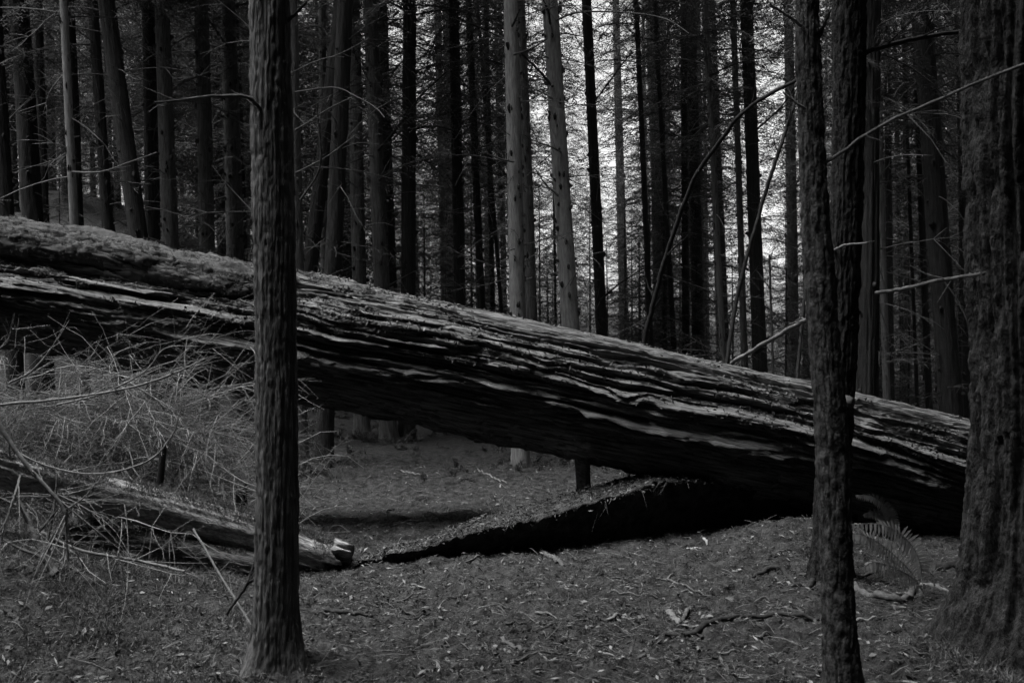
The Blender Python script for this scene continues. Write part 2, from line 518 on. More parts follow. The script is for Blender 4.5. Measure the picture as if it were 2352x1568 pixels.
def build_moss():
    n, m = 300, 120
    ss = np.linspace(0.08, 0.47, n)
    th = np.linspace(0.05, 2.7, m)
    SS, TH = np.meshgrid(ss, th, indexing='ij')
    V, d = log_surface(SS, TH)
    s = V[..., 0]
    t = moss_thick(s, TH)
    mk = np.clip(t / 0.03, 0, 1)
    t = np.where(t > 0.0, t - 0.012, -0.03) + 0.012 * (vn(s * 30, TH * 18, 0.4, 76) - 0.5)
    V[..., 2] -= 1.3 * np.clip(t, 0, 1) * np.clip(np.cos(TH), 0, 1)
    d = np.clip(d, -0.09, 0.03)
    nrm = np.stack([np.zeros_like(s), -np.cos(TH), np.sin(TH)], -1)
    V = V - nrm * (d * 0.4 * (mk > 0))[..., None] * 0.6 + nrm * t[..., None]
    keep = (mk > 0.03)
    F_ = grid_faces(n, m, False)
    k = keep.ravel()[F_].any(1)
    F2 = F_[k][:, ::-1]
    mb = MB()
    mb.add(V.reshape(-1, 3), F2)
    Vv = [V.reshape(-1, 3)[mk.ravel() > 0.3][::2]]
    Nn = [nrm.reshape(-1, 3)[mk.ravel() > 0.3][::2]]
    # rounded cushions crowding along the mossy edge
    r_ = np.random.default_rng(77)
    ug, vg = np.meshgrid(np.linspace(0, 2 * np.pi, 20, endpoint=False), np.linspace(0.02, 0.5 * np.pi + 0.5, 11), indexing='xy')
    for k in range(330):
        f = r_.random()
        x = -5.4 + 3.35 * f ** 1.1 if r_.random() < 0.9 else r_.uniform(-2.1, -1.2)
        edge = 0.92 + 0.25 * (float(fbm(x * 1.2, 0.3, 0.3, 78, 2)) - 0.5) * 2 + 0.12 * sstep(-2.2, -1.2, x)
        tt = edge + (abs(r_.normal(0, 0.10)) if r_.random() < 0.6 else r_.uniform(0, 0.75))
        if r_.random() < 0.12:
            tt = r_.uniform(0.25, 0.5)
        S0 = np.array([[np.interp(x, _LP[:, 0], np.linspace(0, 1, 400))]])
        c, dd = log_surface(S0, np.array([[tt]]))
        c = c[0, 0]
        nn = np.array([0.12, -math.cos(tt), math.sin(tt)]); nn /= np.linalg.norm(nn)
        ax = np.array([1.0, 0, -0.2]); ax /= np.linalg.norm(ax)
        bx = np.cross(nn, ax)
        R0 = r_.uniform(0.035, 0.085) * (1 if tt > 0.6 else 0.6) * (1 if x < -2.1 else 0.55)
        lx, ly, lh = R0 * r_.uniform(1.1, 2.4), R0 * r_.uniform(0.7, 1.1), R0 * r_.uniform(0.6, 0.95)
        q = 1 + 1.0 * (fbm(np.cos(ug) * 2.6 * np.sin(vg) + k, np.sin(ug) * 2.6 * np.sin(vg), np.cos(vg) * 2.6, 79, 3) - 0.5)
        X_, Y_, Z_ = lx * np.sin(vg) * np.cos(ug) * q, ly * np.sin(vg) * np.sin(ug) * q, lh * np.cos(vg) * q
        P = c - nn * 0.02 + X_[..., None] * ax + Y_[..., None] * bx + Z_[..., None] * nn
        mb.add(P.reshape(-1, 3), grid_faces(11, 20, True)[:, ::-1])
        Vv.append(P.reshape(-1, 3)[:160]); n_ = P.reshape(-1, 3)[:160] - c
        Nn.append(n_ / (np.linalg.norm(n_, axis=1)[:, None] + 1e-9))
    parent_keep(tag(obj("moss", mb.mesh("moss_cushions"), M['moss'], None), "soft pale moss cushions over the upper left of the log"), log_root)
    Vv, Nn = np.vstack(Vv), np.vstack(Nn)
    k = 90000
    i = rng.integers(0, len(Vv), k)
    p = Vv[i] + rng.normal(0, 0.006, (k, 3))
    dr = Nn[i] + rng.normal(0, 0.5, (k, 3)); dr /= np.linalg.norm(dr, axis=1)[:, None]
    fibres("moss_fuzz", p, dr, 0.010, 0.030, 0.0024, M['mossf'], log_root)


def fibres(name, p, dr, l0, l1, w, m, parent=None):
    k = len(p)
    side = np.cross(dr, rng.normal(0, 1, (k, 3))); side /= np.linalg.norm(side, axis=1)[:, None]
    l = rng.uniform(l0, l1, k)[:, None]
    V = np.stack([p - side * w, p + side * w, p + dr * l], 1).reshape(-1, 3)
    F_ = np.arange(k * 3).reshape(-1, 3)
    o = obj(name, mesh_np(name, V, F_, False), m)
    tag(o, kind="stuff")
    if parent is not None:
        parent_keep(o, parent)
    return o


build_moss()


def log_debris():
    """crumbled moss and litter caught on the log's ledges"""
    k = 15000
    ss = rng.uniform(0.2, 0.84, k)
    th = rng.uniform(0.1, 1.7, k)
    V, d = log_surface(ss[:, None], th[:, None])
    V = V[:, 0]
    keep = fbm(V[:, 0] * 1.4, th * 3.0, 0.4, 91, 3) > 0.50
    # the big litter ledge right of the near trunk
    led = np.exp(-((V[:, 0] + 1.25 - (0.75 - th) * 1.6) / 0.55) ** 2 - ((th - 0.55) / 0.16) ** 2) > 0.35
    V, th = V[keep | led], th[keep | led]
    k = len(V)
    nrm = np.stack([np.zeros(k), -np.cos(th), np.sin(th)], -1)
    flakes("bark_crumbs", V + nrm * 0.006, nrm, 0.008, 0.028, M['litter'], log_root)


def flakes(name, p, nrm, s0, s1, m, parent=None, tilt=0.5):
    k = len(p)
    n = nrm + rng.normal(0, tilt, (k, 3)); n /= np.linalg.norm(n, axis=1)[:, None]
    a = np.cross(n, rng.normal(0, 1, (k, 3))); a /= np.linalg.norm(a, axis=1)[:, None]
    b = np.cross(n, a)
    l = rng.uniform(s0, s1, k)[:, None]
    w = l * rng.uniform(0.12, 0.5, k)[:, None]
    c = n * l * rng.uniform(-0.1, 0.3, k)[:, None]
    V = np.stack([p - a * l, p + b * w + c, p + a * l, p - b * w + c * 0.6], 1).reshape(-1, 3)
    F_ = np.arange(k * 4).reshape(-1, 4)
    o = obj(name, mesh_np(name, V, F_, False), m)
    tag(o, kind="stuff")
    if parent is not None:
        parent_keep(o, parent)
    return o


log_debris()

# ------------------------------------------------------------------ shared tree meshes
def trunk_mesh(name, seed, H=24.0, rough=0.03, furrow=0.0, bend=0.12, flare=0.32, sides=40, rows=200, stubs=60):
    """unit radius trunk, z in metres; object scale gives the radius"""
    r_ = np.random.default_rng(seed)
    z = np.concatenate([np.linspace(-0.5, 9.5, int(rows * 0.85), endpoint=False), np.linspace(9.5, H, rows - int(rows * 0.85))])
    th = np.linspace(0, 2 * np.pi, sides, endpoint=False)
    Z, T = np.meshgrid(z, th, indexing='ij')
    cx, cy = np.cos(T), np.sin(T)
    rad = 1 - 0.62 * np.clip(Z, 0, H) / H
    rad = rad + flare * np.exp(-np.clip(Z, -.5, None) / 0.26) * (0.8 + 0.5 * np.cos(3 * T + seed)) + 0.9 * flare * np.exp(-np.clip(Z, -.1, None) / 0.10) * np.clip(np.cos(5 * T + seed * 2.3), 0, 1)
    d = rough * 2 * (fbm(cx * 1.3, cy * 1.3, Z * 1.3, seed, 4) - 0.5)
    if furrow:
        fn = vn(cx * 5.5, cy * 5.5, Z * 1.6 + 2 * vn(cx * 2, cy * 2, Z * 2, seed + 5), seed + 3)
        d = d - furrow * (1 - np.abs(2 * fn - 1)) ** 3 + furrow * 0.4
    rad = rad * (1 + d)
    bx = bend * (vn(z * 0.22, 0.5, 0.5, seed + 7) - 0.5) * 3 * np.clip(z / 3, 0, 1)
    by = bend * (vn(z * 0.22, 4.5, 0.5, seed + 8) - 0.5) * 3 * np.clip(z / 3, 0, 1)
    V = np.stack([cx * rad + bx[:, None], cy * rad + by[:, None], Z], -1).reshape(-1, 3)
    mb = MB()
    mb.add(V, grid_faces(len(z), sides, True))
    me = mb.mesh(name)
    mb2 = MB()
    for k in range(stubs):
        zz = r_.uniform(0.6, 9.0)
        a = r_.uniform(0, 2 * np.pi)
        rr = 1 - 0.62 * zz / H
        ox = np.interp(zz, z, bx); oy = np.interp(zz, z, by)
        L = r_.uniform(0.12, 0.4)
        p0 = np.array([ox + math.cos(a) * rr * 0.85, oy + math.sin(a) * rr * 0.85, zz])
        dv = np.array([math.cos(a), math.sin(a), 0.0])
        p1 = p0 + dv * (0.15 + L) + np.array([0, 0, r_.uniform(-0.02, 0.05)])
        # stub: rounded dark knob, flattened by the object's scale
        rk = r_.uniform(0.07, 0.17)
        ring = []
        th6 = np.linspace(0, 2 * np.pi, 6, endpoint=False)
        t1 = np.array([-math.sin(a), math.cos(a), 0])
        for f, q in ((0, 1.5), (0.55, 1.0), (1, 0.5)):
            c = p0 * (1 - f) + p1 * f
            ring.append(c + q * rk * (np.cos(th6)[:, None] * t1) + q * rk * 0.26 * np.sin(th6)[:, None] * np.array([0, 0, 1.0]))
        mb2.add(np.vstack(ring), grid_faces(3, 6, True))
    return me, mb2.mesh(name + "_stubs", False)


TR = {
    'pale': [trunk_mesh("pale_trunk_%d" % k, 100 + k, rough=0.035, stubs=120) for k in range(2)],
    'mid': [trunk_mesh("grey_trunk_%d" % k, 200 + k, rough=0.05, furrow=0.05, stubs=90) for k in range(2)],
    'dark': [trunk_mesh("dark_trunk_%d" % k, 300 + k, rough=0.06, furrow=0.10, sides=36, stubs=40) for k in range(2)],
    'rough': [trunk_mesh("rough_trunk", 400, rough=0.06, furrow=0.20, sides=72, rows=320, stubs=20)],
}


def twig_path(r_, L, el, droop, n=7, jit=0.03):
    t = np.linspace(0, 1, n)
    el = max(-0.75, min(0.85, el))
    x = L * t
    z = L * (math.tan(el) * t - droop * t ** 2)
    y = np.cumsum(r_.normal(0, jit * L, n)) * t
    z = z + np.cumsum(r_.normal(0, jit * L * 0.6, n)) * t
    return np.stack([x, y, z], -1)


def rotz(P, a):
    c, s = math.cos(a), math.sin(a)
    return np.stack([P[..., 0] * c - P[..., 1] * s, P[..., 0] * s + P[..., 1] * c, P[..., 2]], -1)


def dead_twigs(name, seed, n=44, z0=0.9, z1=9.0, Lmin=0.35, Lmax=1.7, sub=6):
    r_ = np.random.default_rng(seed)
    mb = MB()
    for k in range(n):
        z = r_.uniform(z0, z1)
        L = r_.uniform(Lmin, Lmax) * (0.6 + 0.5 * (z - z0) / (z1 - z0))
        a = r_.uniform(0, 2 * np.pi)
        P = twig_path(r_, L, r_.normal(0.12, 0.28), r_.uniform(0.0, 0.35))
        rad = np.linspace(0.0095, 0.0022, len(P)) * (0.5 + 0.5 * L)
        Q = rotz(P, a) + [0, 0, z]
        mb.add(*tube(Q, rad, 3))
        for j in range(r_.integers(2, sub + 1)):
            i = r_.integers(2, len(P) - 1)
            l2 = L * r_.uniform(0.15, 0.4)
            P2 = rotz(twig_path(r_, l2, r_.normal(0.0, 0.4), r_.uniform(0, .4), 4), r_.choice([-1, 1]) * r_.uniform(0.4, 1.1)) + P[i]
            mb.add(*tube(rotz(P2, a) + [0, 0, z], np.linspace(0.0042, 0.0016, 4), 3))
    return mb.mesh(name, False)


TW = [dead_twigs("dead_twigs_%d" % k, 500 + k) for k in range(4)]
TWD = [dead_twigs("dense_twigs_%d" % k, 520 + k, n=110, z0=0.5, z1=11, Lmin=0.3, Lmax=1.3, sub=7) for k in range(2)]


def spray(seed, L=1.7):
    """one drooping flat conifer branch pointing along +X: quads"""
    r_ = np.random.default_rng(seed)
    V, F_ = [], []
    n = 0
    P = spline(twig_path(r_, L, r_.uniform(0.05, 0.3), r_.uniform(0.3, 0.6), 6, 0.015), 24)
    ns = 15
    for k in range(ns):
        f = (k + 1.2) / (ns + 1.0)
        base = P[int(f * 23)]
        for sgn in (-1, 1):
            l1 = L * (0.36 * (1 - f) ** 0.8 * min(1, f * 4 + 0.35) + 0.04) * r_.uniform(0.6, 1.15)
            a = sgn * r_.uniform(0.75, 1.1)
            d = np.array([math.cos(a), math.sin(a), -0.12 + r_.normal(0, 0.08)])
            m = max(3, int(l1 / 0.055))
            for j in range(m):
                g = (j + 0.7) / m
                c = base + d * l1 * g + np.array([0, 0, -0.10 * l1 * g * g * 3])
                for s2 in (-1, 1):
                    if r_.random() < 0.12:
                        continue
                    a2 = a + s2 * r_.uniform(0.5, 0.9)
                    l2 = r_.uniform(0.05, 0.10) * (1.15 - 0.5 * g)
                    e = np.array([math.cos(a2), math.sin(a2), r_.normal(-0.15, 0.18)]) * l2
                    w = np.array([-math.sin(a2), math.cos(a2), r_.normal(0, 0.5)]) * r_.uniform(0.006, 0.011)
                    V += [c - w * 0.6, c + w * 0.6, c + e * 0.75 + w, c + e - w * 0.3]
                    F_.append([n, n + 1, n + 2, n + 3]); n += 4
    return np.array(V), np.array(F_), P


SP = [spray(600 + k, 1.7 + 0.15 * (k % 3)) for k in range(6)]


def crown_mesh(name, seed, H=14.0, n=64, rmax=2.3, shape='mature', stems=True):
    r_ = np.random.default_rng(seed)
    mb, mt = MB(), MB()
    for k in range(n):
        f = (k + r_.random()) / n
        z = H * f
        prof = (1 - f) ** 0.75 * min(1.0, 0.45 + f * 3.5) if shape == 'mature' else (1 - f) ** 0.9
        L = rmax * prof * r_.uniform(0.6, 1.1) + 0.15
        V, F_, P = SP[r_.integers(0, len(SP))]
        sc = L / 1.8
        a = k * 2.39996 + r_.normal(0, 0.35)
        tl = r_.normal(-0.08, 0.27)
        M_ = np.array(Matrix.Rotation(a, 3, 'Z') @ Matrix.Rotation(-tl, 3, 'Y') @ Matrix.Rotation(r_.normal(0, 0.45), 3, 'X')) * max(sc, 0.35)
        mb.add(V @ M_.T + [0, 0, z], F_)
        mt.add(*tube((P[::4] @ M_.T) + [0, 0, z], np.linspace(0.012, 0.003, len(P[::4])) * (0.5 + sc), 3))
    return mb.mesh(name, False), mt.mesh(name + "_limbs", False)


CR = [crown_mesh("crown_%d" % k, 700 + k, H=14 + k, n=100, rmax=2.2 + 0.25 * k) for k in range(4)]
YG = [crown_mesh("young_crown_%d" % k, 720 + k, H=4.5 + k, n=52, rmax=1.45, shape='young') for k in range(3)]


def add_tree(name, label, kind, xa, ya, xb, yb, w, depth, group, crown_z=7.5, crown_s=1.0, twigs=True, dense=False, cat="tree"):
    """trunk line through the pixels (xa,ya)-(xb,yb) at this depth; w = trunk width in pixels near eye height"""
    A, B = at(xa, ya, depth), at(xb, yb, depth)
    dr = (A - B) / (A[2] - B[2])
    # foot on the ground
    z0 = 0.0
    for _ in range(4):
        p = B + dr * (z0 - B[2])
        z0 = gz(p[0], p[1])
    foot = B + dr * (z0 - B[2])
    r = w * depth / F / 2 / 0.93
    root = thing(name, label, cat, foot, group)
    q = Vector((0, 0, 1)).rotation_difference(Vector(dr).normalized())
    root.rotation_mode = 'QUATERNION'
    root.rotation_quaternion = q
    tm, st = random.choice(TR[kind])
    ang = random.uniform(0, 6.28)
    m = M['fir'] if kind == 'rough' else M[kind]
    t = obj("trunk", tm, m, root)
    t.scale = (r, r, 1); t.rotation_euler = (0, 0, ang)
    s = obj("branch_stubs", st, M['darktwig'], t)
    tag(s, kind="stuff")
    if twigs:
        tw = obj("bare_twigs", random.choice(TWD if dense else TW), M['twig'], root)
        tw.rotation_euler = (0, 0, random.uniform(0, 6.28))
        tag(tw, kind="stuff")
    if crown_z is not None:
        cm, lm = random.choice(CR)
        c = obj("crown", cm, M['needle'], root)
        c.location = (0, 0, crown_z)
        c.rotation_euler = (0, 0, random.uniform(0, 6.28))
        sc = crown_s * random.uniform(0.9, 1.15)
        c.scale = (sc, sc, 1.0)
        l = obj("limbs", lm, M['twig'], c)
        tag(l, kind="stuff")
    return root


G1 = "conifers standing behind the fallen log"
D_ = "slim dark conifer trunk standing beyond the fallen log"
P_ = "slim grey conifer trunk with knots standing beyond the fallen log"
TREES = [
    # kind, xa, ya, xb, yb, w, depth, label, crown_z
    ('dark', -14, 0, 14, 480, 36, 15, "black trunk farthest out over the log's mossy end", 6.0),
    ('dark', 42, 0, 72, 500, 46, 16, "thick dark conifer half hidden in foliage beyond the log's mossy end", 6.0),
    ('dark', 92, 200, 101, 500, 24, 18, "thin dark trunk beside the thick conifer half hidden in foliage", 6.0),
    ('pale', 146, 0, 170, 510, 19, 11.5, "thin pale slightly crooked trunk above the mossy end of the log", 6.6),
    ('dark', 160, 0, 180, 500, 22, 16, "black trunk close behind the thin pale crooked trunk", 6.0),
    ('dark', 213, 0, 248, 530, 26, 15, "straight black trunk between the pale crooked trunk and the leaning thick trunk", 6.0),
    ('dark', 243, 0, 316, 530, 41, 14, "thick dark trunk leaning to one side above the log's moss", 6.1),
    ('dark', 343, 0, 352, 540, 34, 17, "black trunk close beside a grey knotty trunk of equal width", 6.1),
    ('mid', 372, 0, 392, 545, 37, 15.5, "grey knotty trunk touching a black trunk of equal width", 6.6),
    ('mid', 462, 0, 474, 580, 36, 17, "middle one of three evenly spaced grey trunks beyond the log", 6.6),
    ('mid', 523, 0, 538, 600, 40, 18, "grey trunk of an even row of three, closest to the near furrowed tree", 6.6),
    ('mid', 668, 100, 690, 1090, 35, 11.8, "grey trunk right behind the near furrowed trunk, rooted beyond the log", 7.1),
    ('dark', 762, 200, 712, 620, 34, 15, "black trunk leaning against the lean of its neighbours", 7.1),
    ('mid', 742, 200, 748, 620, 20, 20, "thin grey trunk between the two oddly leaning black trunks", 6.6),
    ('dark', 792, 0, 762, 640, 38, 13, "black wide trunk narrowing oddly beside the leaning black trunk", 7.1),
    ('mid', 813, 0, 826, 660, 33, 16.5, "grey knotty trunk, one of a close pair, rooted under the log's middle", 7.1),
    ('mid', 852, 0, 878, 660, 36, 15.8, "dark grey trunk of a close pair with a long bare branch", 7.1),
    ('dark', 941, 0, 937, 680, 33, 16, "straight black trunk standing alone between grey trunks beyond the log", 4.3),
    ('mid', 1012, 200, 1021, 690, 13, 30, "faint thin far trunk beside the straight lone black trunk", 4.3),
    ('dark', 1042, 0, 1056, 700, 26, 17, "thickest dark trunk of the cluster before the pale knotty pair", 4.3),
    ('dark', 1076, 0, 1106, 700, 18, 19, "second thickest dark trunk of the cluster before the pale knotty pair", 4.3),
    ('dark', 1096, 0, 1150, 700, 9, 21, "very thin slanting dark stem crossing a thin upright stem", 5.3),
    ('dark', 1117, 0, 1132, 700, 12, 22, "thin upright dark stem crossed by a thinner slanting stem", 5.3),
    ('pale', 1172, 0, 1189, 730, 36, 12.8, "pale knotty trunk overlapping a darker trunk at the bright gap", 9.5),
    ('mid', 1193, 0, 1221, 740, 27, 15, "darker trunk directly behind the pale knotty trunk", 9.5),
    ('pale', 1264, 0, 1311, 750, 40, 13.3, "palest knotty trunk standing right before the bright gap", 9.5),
    ('dark', 1270, 300, 1276, 740, 6, 24, "pencil thin dark stem beside the palest knotty trunk", 6.3),
    ('dark', 1347, 0, 1382, 770, 25, 17.5, "dark straight trunk between the palest trunk and the bright gap", 9.5),
    ('mid', 1416, 100, 1432, 700, 22, 34, "faded far trunk standing in the widest bright gap", 8.5),
    ('dark', 1461, 0, 1494, 790, 13, 18, "thin black trunk just past the bright gap", 6.5),
    ('dark', 1503, 0, 1548, 800, 12, 19, "thin dark trunk crossed low by the bent leaning tree", 6.5),
    ('dark', 1570, 0, 1574, 700, 17, 20, "narrower trunk of the close dark pair crossed by the bent leaning tree", 4.3),
    ('dark', 1592, 200, 1604, 820, 27, 21, "wider trunk of the close dark pair crossed by the bent leaning tree", 4.3),
    ('mid', 1618, 0, 1662, 830, 14, 15, "thin grey trunk crossed by the upper half of the bent leaning tree", 4.3),
    ('mid', 1683, 0, 1710, 830, 15, 16, "thin grey trunk close beside the dark trunk with flaring foot", 8.5),
    ('dark', 1714, 0, 1746, 860, 31, 16, "dark trunk flaring wider at its foot beside the bright opening", 6.5),
    ('mid', 1812, 200, 1824, 860, 26, 27, "faded grey trunk standing in the bright opening", 8.5),
    ('rough', 1998, 300, 1990, 900, 46, 11.5, "rough scaly trunk beyond the log right of the black trunk", 4.3),
    ('mid', 2012, 0, 2036, 890, 16, 14, "thin grey trunk touching the rough scaly trunk", 4.3),
    ('dark', 2037, 0, 2046, 890, 15, 17, "thin dark trunk behind the thin grey one by the rough scaly trunk", 4.3),
    ('dark', 2083, 300, 2106, 910, 8, 18, D_, 4.3),
    ('dark', 2098, 0, 2134, 920, 14, 18, D_, 4.3),
    ('dark', 2122, 100, 2184, 930, 48, 13, "thick black leaning trunk left of the great furrowed trunk", 4.3),
    ('dark', 2206, 300, 2222, 940, 16, 19, D_, 4.3),
    ('dark', 2060, 300, 2075, 900, 10, 26, D_, 4.3),
    ('dark', 2160, 200, 2176, 900, 12, 24, D_, 4.3),
    ('dark', 1640, 100, 1668, 830, 16, 24, D_, 4.3),
    ('dark', 600, 100, 612, 600, 20, 22, D_, 6.0),
]
tree_objs = []
for t in TREES:
    kind, xa, ya, xb, yb, w, dep, lab, cz = t
    tree_objs.append(add_tree("conifer_tree", lab, kind, xa, ya, xb, yb, w, dep, G1, cz, 1.0, True, dense=(dep > 16 and 950 < xb < 2000)))

# farther trees, thinner where the photograph shows the bright gaps
GF = "distant conifers beyond the clearing"
far_lab = "distant conifer with low drooping boughs beyond the clearing"


def gap(px):
    g = 0
    for c, w_, k in ((1130, 34, .7), (1222, 40, .95), (1425, 90, 1.0), (1790, 78, 1.0), (1690, 20, .5), (2040, 25, .4)):
        g = max(g, k * math.exp(-((px - c) / w_) ** 2))
    return g


cnt = 0
k = 0
while cnt < 120:
    k += 1
    px = random.uniform(-150, 2500)
    dep = random.uniform(21, 58)
    if random.random() < gap(px) * 1.05:
        continue
    w = random.uniform(0.12, 0.34) * F / dep
    lean = random.gauss(0.02, 0.012) * 700
    cz = random.uniform(1.6, 5.0) + (1.5 if gap(px) > 0.3 else 0)
    kd = random.choice(['dark', 'dark', 'mid'])
    lab = "%s distant conifer with %s trunk beyond the clearing" % ("slender" if w * dep / F < 0.22 else "stout", "black" if kd == 'dark' else "grey")
    add_tree("distant_conifer", lab, kd, px - lean, 84, px, 784, w, dep, GF, cz,
             random.uniform(1.0, 1.5), dep < 32, False)
    cnt += 1

# young hemlocks of the understorey
GY = "young hemlocks between the trunks"
for k in range(84):
    px = random.uniform(-100, 2450) if k < 44 else random.uniform(1000, 2350)
    dep = random.uniform(19, 36)
    if random.random() < 0.25 * gap(px):
        continue
    p = at(px, 784, dep)
    sc = random.uniform(0.7, 1.5)
    root = thing("young_hemlock", "%s young hemlock with feathery boughs growing between the far trunks" % ("low" if sc < 1.0 else "tall" if sc > 1.25 else "middling"),
                 "tree", (p[0], p[1], gz(p[0], p[1]) - 0.02), GY)
    cm, lm = random.choice(YG)
    c = obj("crown", cm, M['needle'], root); c.scale = (sc * 1.1, sc * 1.1, sc); c.location = (0, 0, 0.15)
    c.rotation_euler = (0, 0, random.uniform(0, 6.28))
    tag(obj("limbs", lm, M['twig'], c), kind="stuff")
    mb = MB(); mb.add(*tube(np.array([[0, 0, -0.2], [0.02, 0, 2 * sc], [0, 0.02, 4.6 * sc]]), [0.035 * sc, 0.025 * sc, 0.006], 6))
    obj("trunk", mb.mesh("young_stem"), M['dark'], root)


# woods as masses: crowns instanced on points by geometry nodes
def wood_mass(name, pts, scl, crowns, m):
    """pts (n,3), scl (n,): each point carries one crown with its stem"""
    me = bpy.data.meshes.new(name)
    me.from_pydata([tuple(p) for p in pts], [], [])
    at_ = me.attributes.new("size", 'FLOAT', 'POINT')
    at_.data.foreach_set("value", np.asarray(scl, np.float32))
    o = bpy.data.objects.new(name, me)
    C.objects.link(o)
    me.materials.append(m)
    ng = bpy.data.node_groups.new(name, 'GeometryNodeTree')
    ng.interface.new_socket("Geometry", in_out='INPUT', socket_type='NodeSocketGeometry')
    ng.interface.new_socket("Geometry", in_out='OUTPUT', socket_type='NodeSocketGeometry')
    N, L = ng.nodes, ng.links
    gi, go = N.new("NodeGroupInput"), N.new("NodeGroupOutput")
    iop = N.new("GeometryNodeInstanceOnPoints")
    L.new(gi.outputs[0], iop.inputs["Points"])
    jn = N.new("GeometryNodeGeometryToInstance")
    for c in crowns:
        oi = N.new("GeometryNodeObjectInfo")
        oi.inputs["Object"].default_value = c
        oi.transform_space = 'ORIGINAL'
        oi.inputs["As Instance"].default_value = True
        L.new(oi.outputs["Geometry"], jn.inputs[0])
    L.new(jn.outputs[0], iop.inputs["Instance"])
    iop.inputs["Pick Instance"].default_value = True
    rv = N.new("FunctionNodeRandomValue"); rv.data_type = 'FLOAT_VECTOR'
    rv.inputs[0].default_value = (-0.04, -0.04, 0); rv.inputs[1].default_value = (0.04, 0.04, 6.283)
    L.new(rv.outputs[0], iop.inputs["Rotation"])
    na = N.new("GeometryNodeInputNamedAttribute"); na.data_type = 'FLOAT'; na.inputs["Name"].default_value = "size"
    L.new(na.outputs[0], iop.inputs["Scale"])
    L.new(iop.outputs[0], go.inputs[0])
    md = o.modifiers.new("scatter", 'NODES'); md.node_group = ng
    return tag(o, kind="stuff")


CROWN_OBS = []
for o in C.objects:
    if o.name.startswith("crown") and o.data.name.startswith("crown_") and o.data.name not in [c.data.name for c in CROWN_OBS]:
        CROWN_OBS.append(o)


def woods():
    r_ = np.random.default_rng(900)
    # far wood ahead
    pts, sc = [], []
    while len(pts) < 230:
        px = r_.uniform(-700, 3050); d = r_.uniform(36, 90)
        if r_.random() < 1.0 * gap(px) ** 0.6:
            continue
        x, y, _ = at(px, 784, d)
        pts.append((x, y, gz(x, y) + r_.uniform(-1.0, 2.0))); sc.append(r_.uniform(1.1, 1.7))
    wood_mass("distant_woods", pts, sc, CROWN_OBS, M['needle'])
    # unseen wood added around and behind the viewpoint to block low skylight
    pts, sc = [], []
    stems = MB()
    while len(pts) < 720:
        a = r_.uniform(0, 2 * np.pi)
        n_ = len(pts)
        d = 5.0 + 25 * r_.random() ** 1.3 if n_ < 400 else r_.uniform(28, 55) if n_ < 620 else r_.uniform(1.8, 8)
        x, y = d * math.sin(a), d * math.cos(a)
        if n_ >= 620:  # unseen high crowns added to cut skylight from overhead and the right
            if y > -1.4 and not (y < 6 and x > 0.62 * max(y, 0) + 1.2):
                continue
            z = gz(x, y) + r_.uniform(5.0, 8)
        else:
            if y > 0 and (-0.62 * y - 5.0 < x < 0.62 * y + 2.2):
                continue
            z = gz(x, y) + (r_.uniform(-0.8, 2.0) if d < 28 else r_.uniform(-3.5, 0))
        pts.append((x, y, z)); sc.append(r_.uniform(0.9, 1.4))
        if d < 28:
            stems.add(*tube(np.array([[x, y, gz(x, y) - .3], [x, y, z + 4], [x, y, z + 13]]), [r_.uniform(.1, .2), .09, .03], 7))
    tag(obj("unseen_trunks", stems.mesh("unseen_trunks"), M['dark']), kind="stuff")  # stems added under the unseen crowns
    wood_mass("unseen_shade_woods", pts, sc, CROWN_OBS, M['needle'])


woods()

# ------------------------------------------------------------------ near trunks
def px_branch(name, parent, pts, m, w0, w1, sides=6, n=24, wob=0.25, label=None, subs=0):
    """branch through pixels (px, py, depth); w in pixels"""
    P = spline(np.array([at(*p) for p in pts]), n)
    Y = P[:, 1]
    rad = np.linspace(w0, w1, n) * Y / F / 2
    P = P + (rng.random((n, 3)) - 0.5) * rad[:, None] * 0.5
    mb = MB()
    mb.add(*tube(P, rad, sides, wob))
    for k in range(subs):
        i = rng.integers(3, n - 2)
        L = rng.uniform(0.06, 0.22)
        d = P[i] - P[i - 1]; d /= np.linalg.norm(d)
        d = d + rng.normal(0, 0.6, 3)
        q = np.array([P[i], P[i] + d * L * 0.5, P[i] + d * L + rng.normal(0, 0.02, 3)])
        mb.add(*tube(q, [rad[i] * 0.5, rad[i] * 0.35, rad[i] * 0.15], 4))
    o = obj(name, mb.mesh(name), m)
    if parent is not None:
        parent_keep(o, parent)
    if label:
        o["label"] = label
    return o


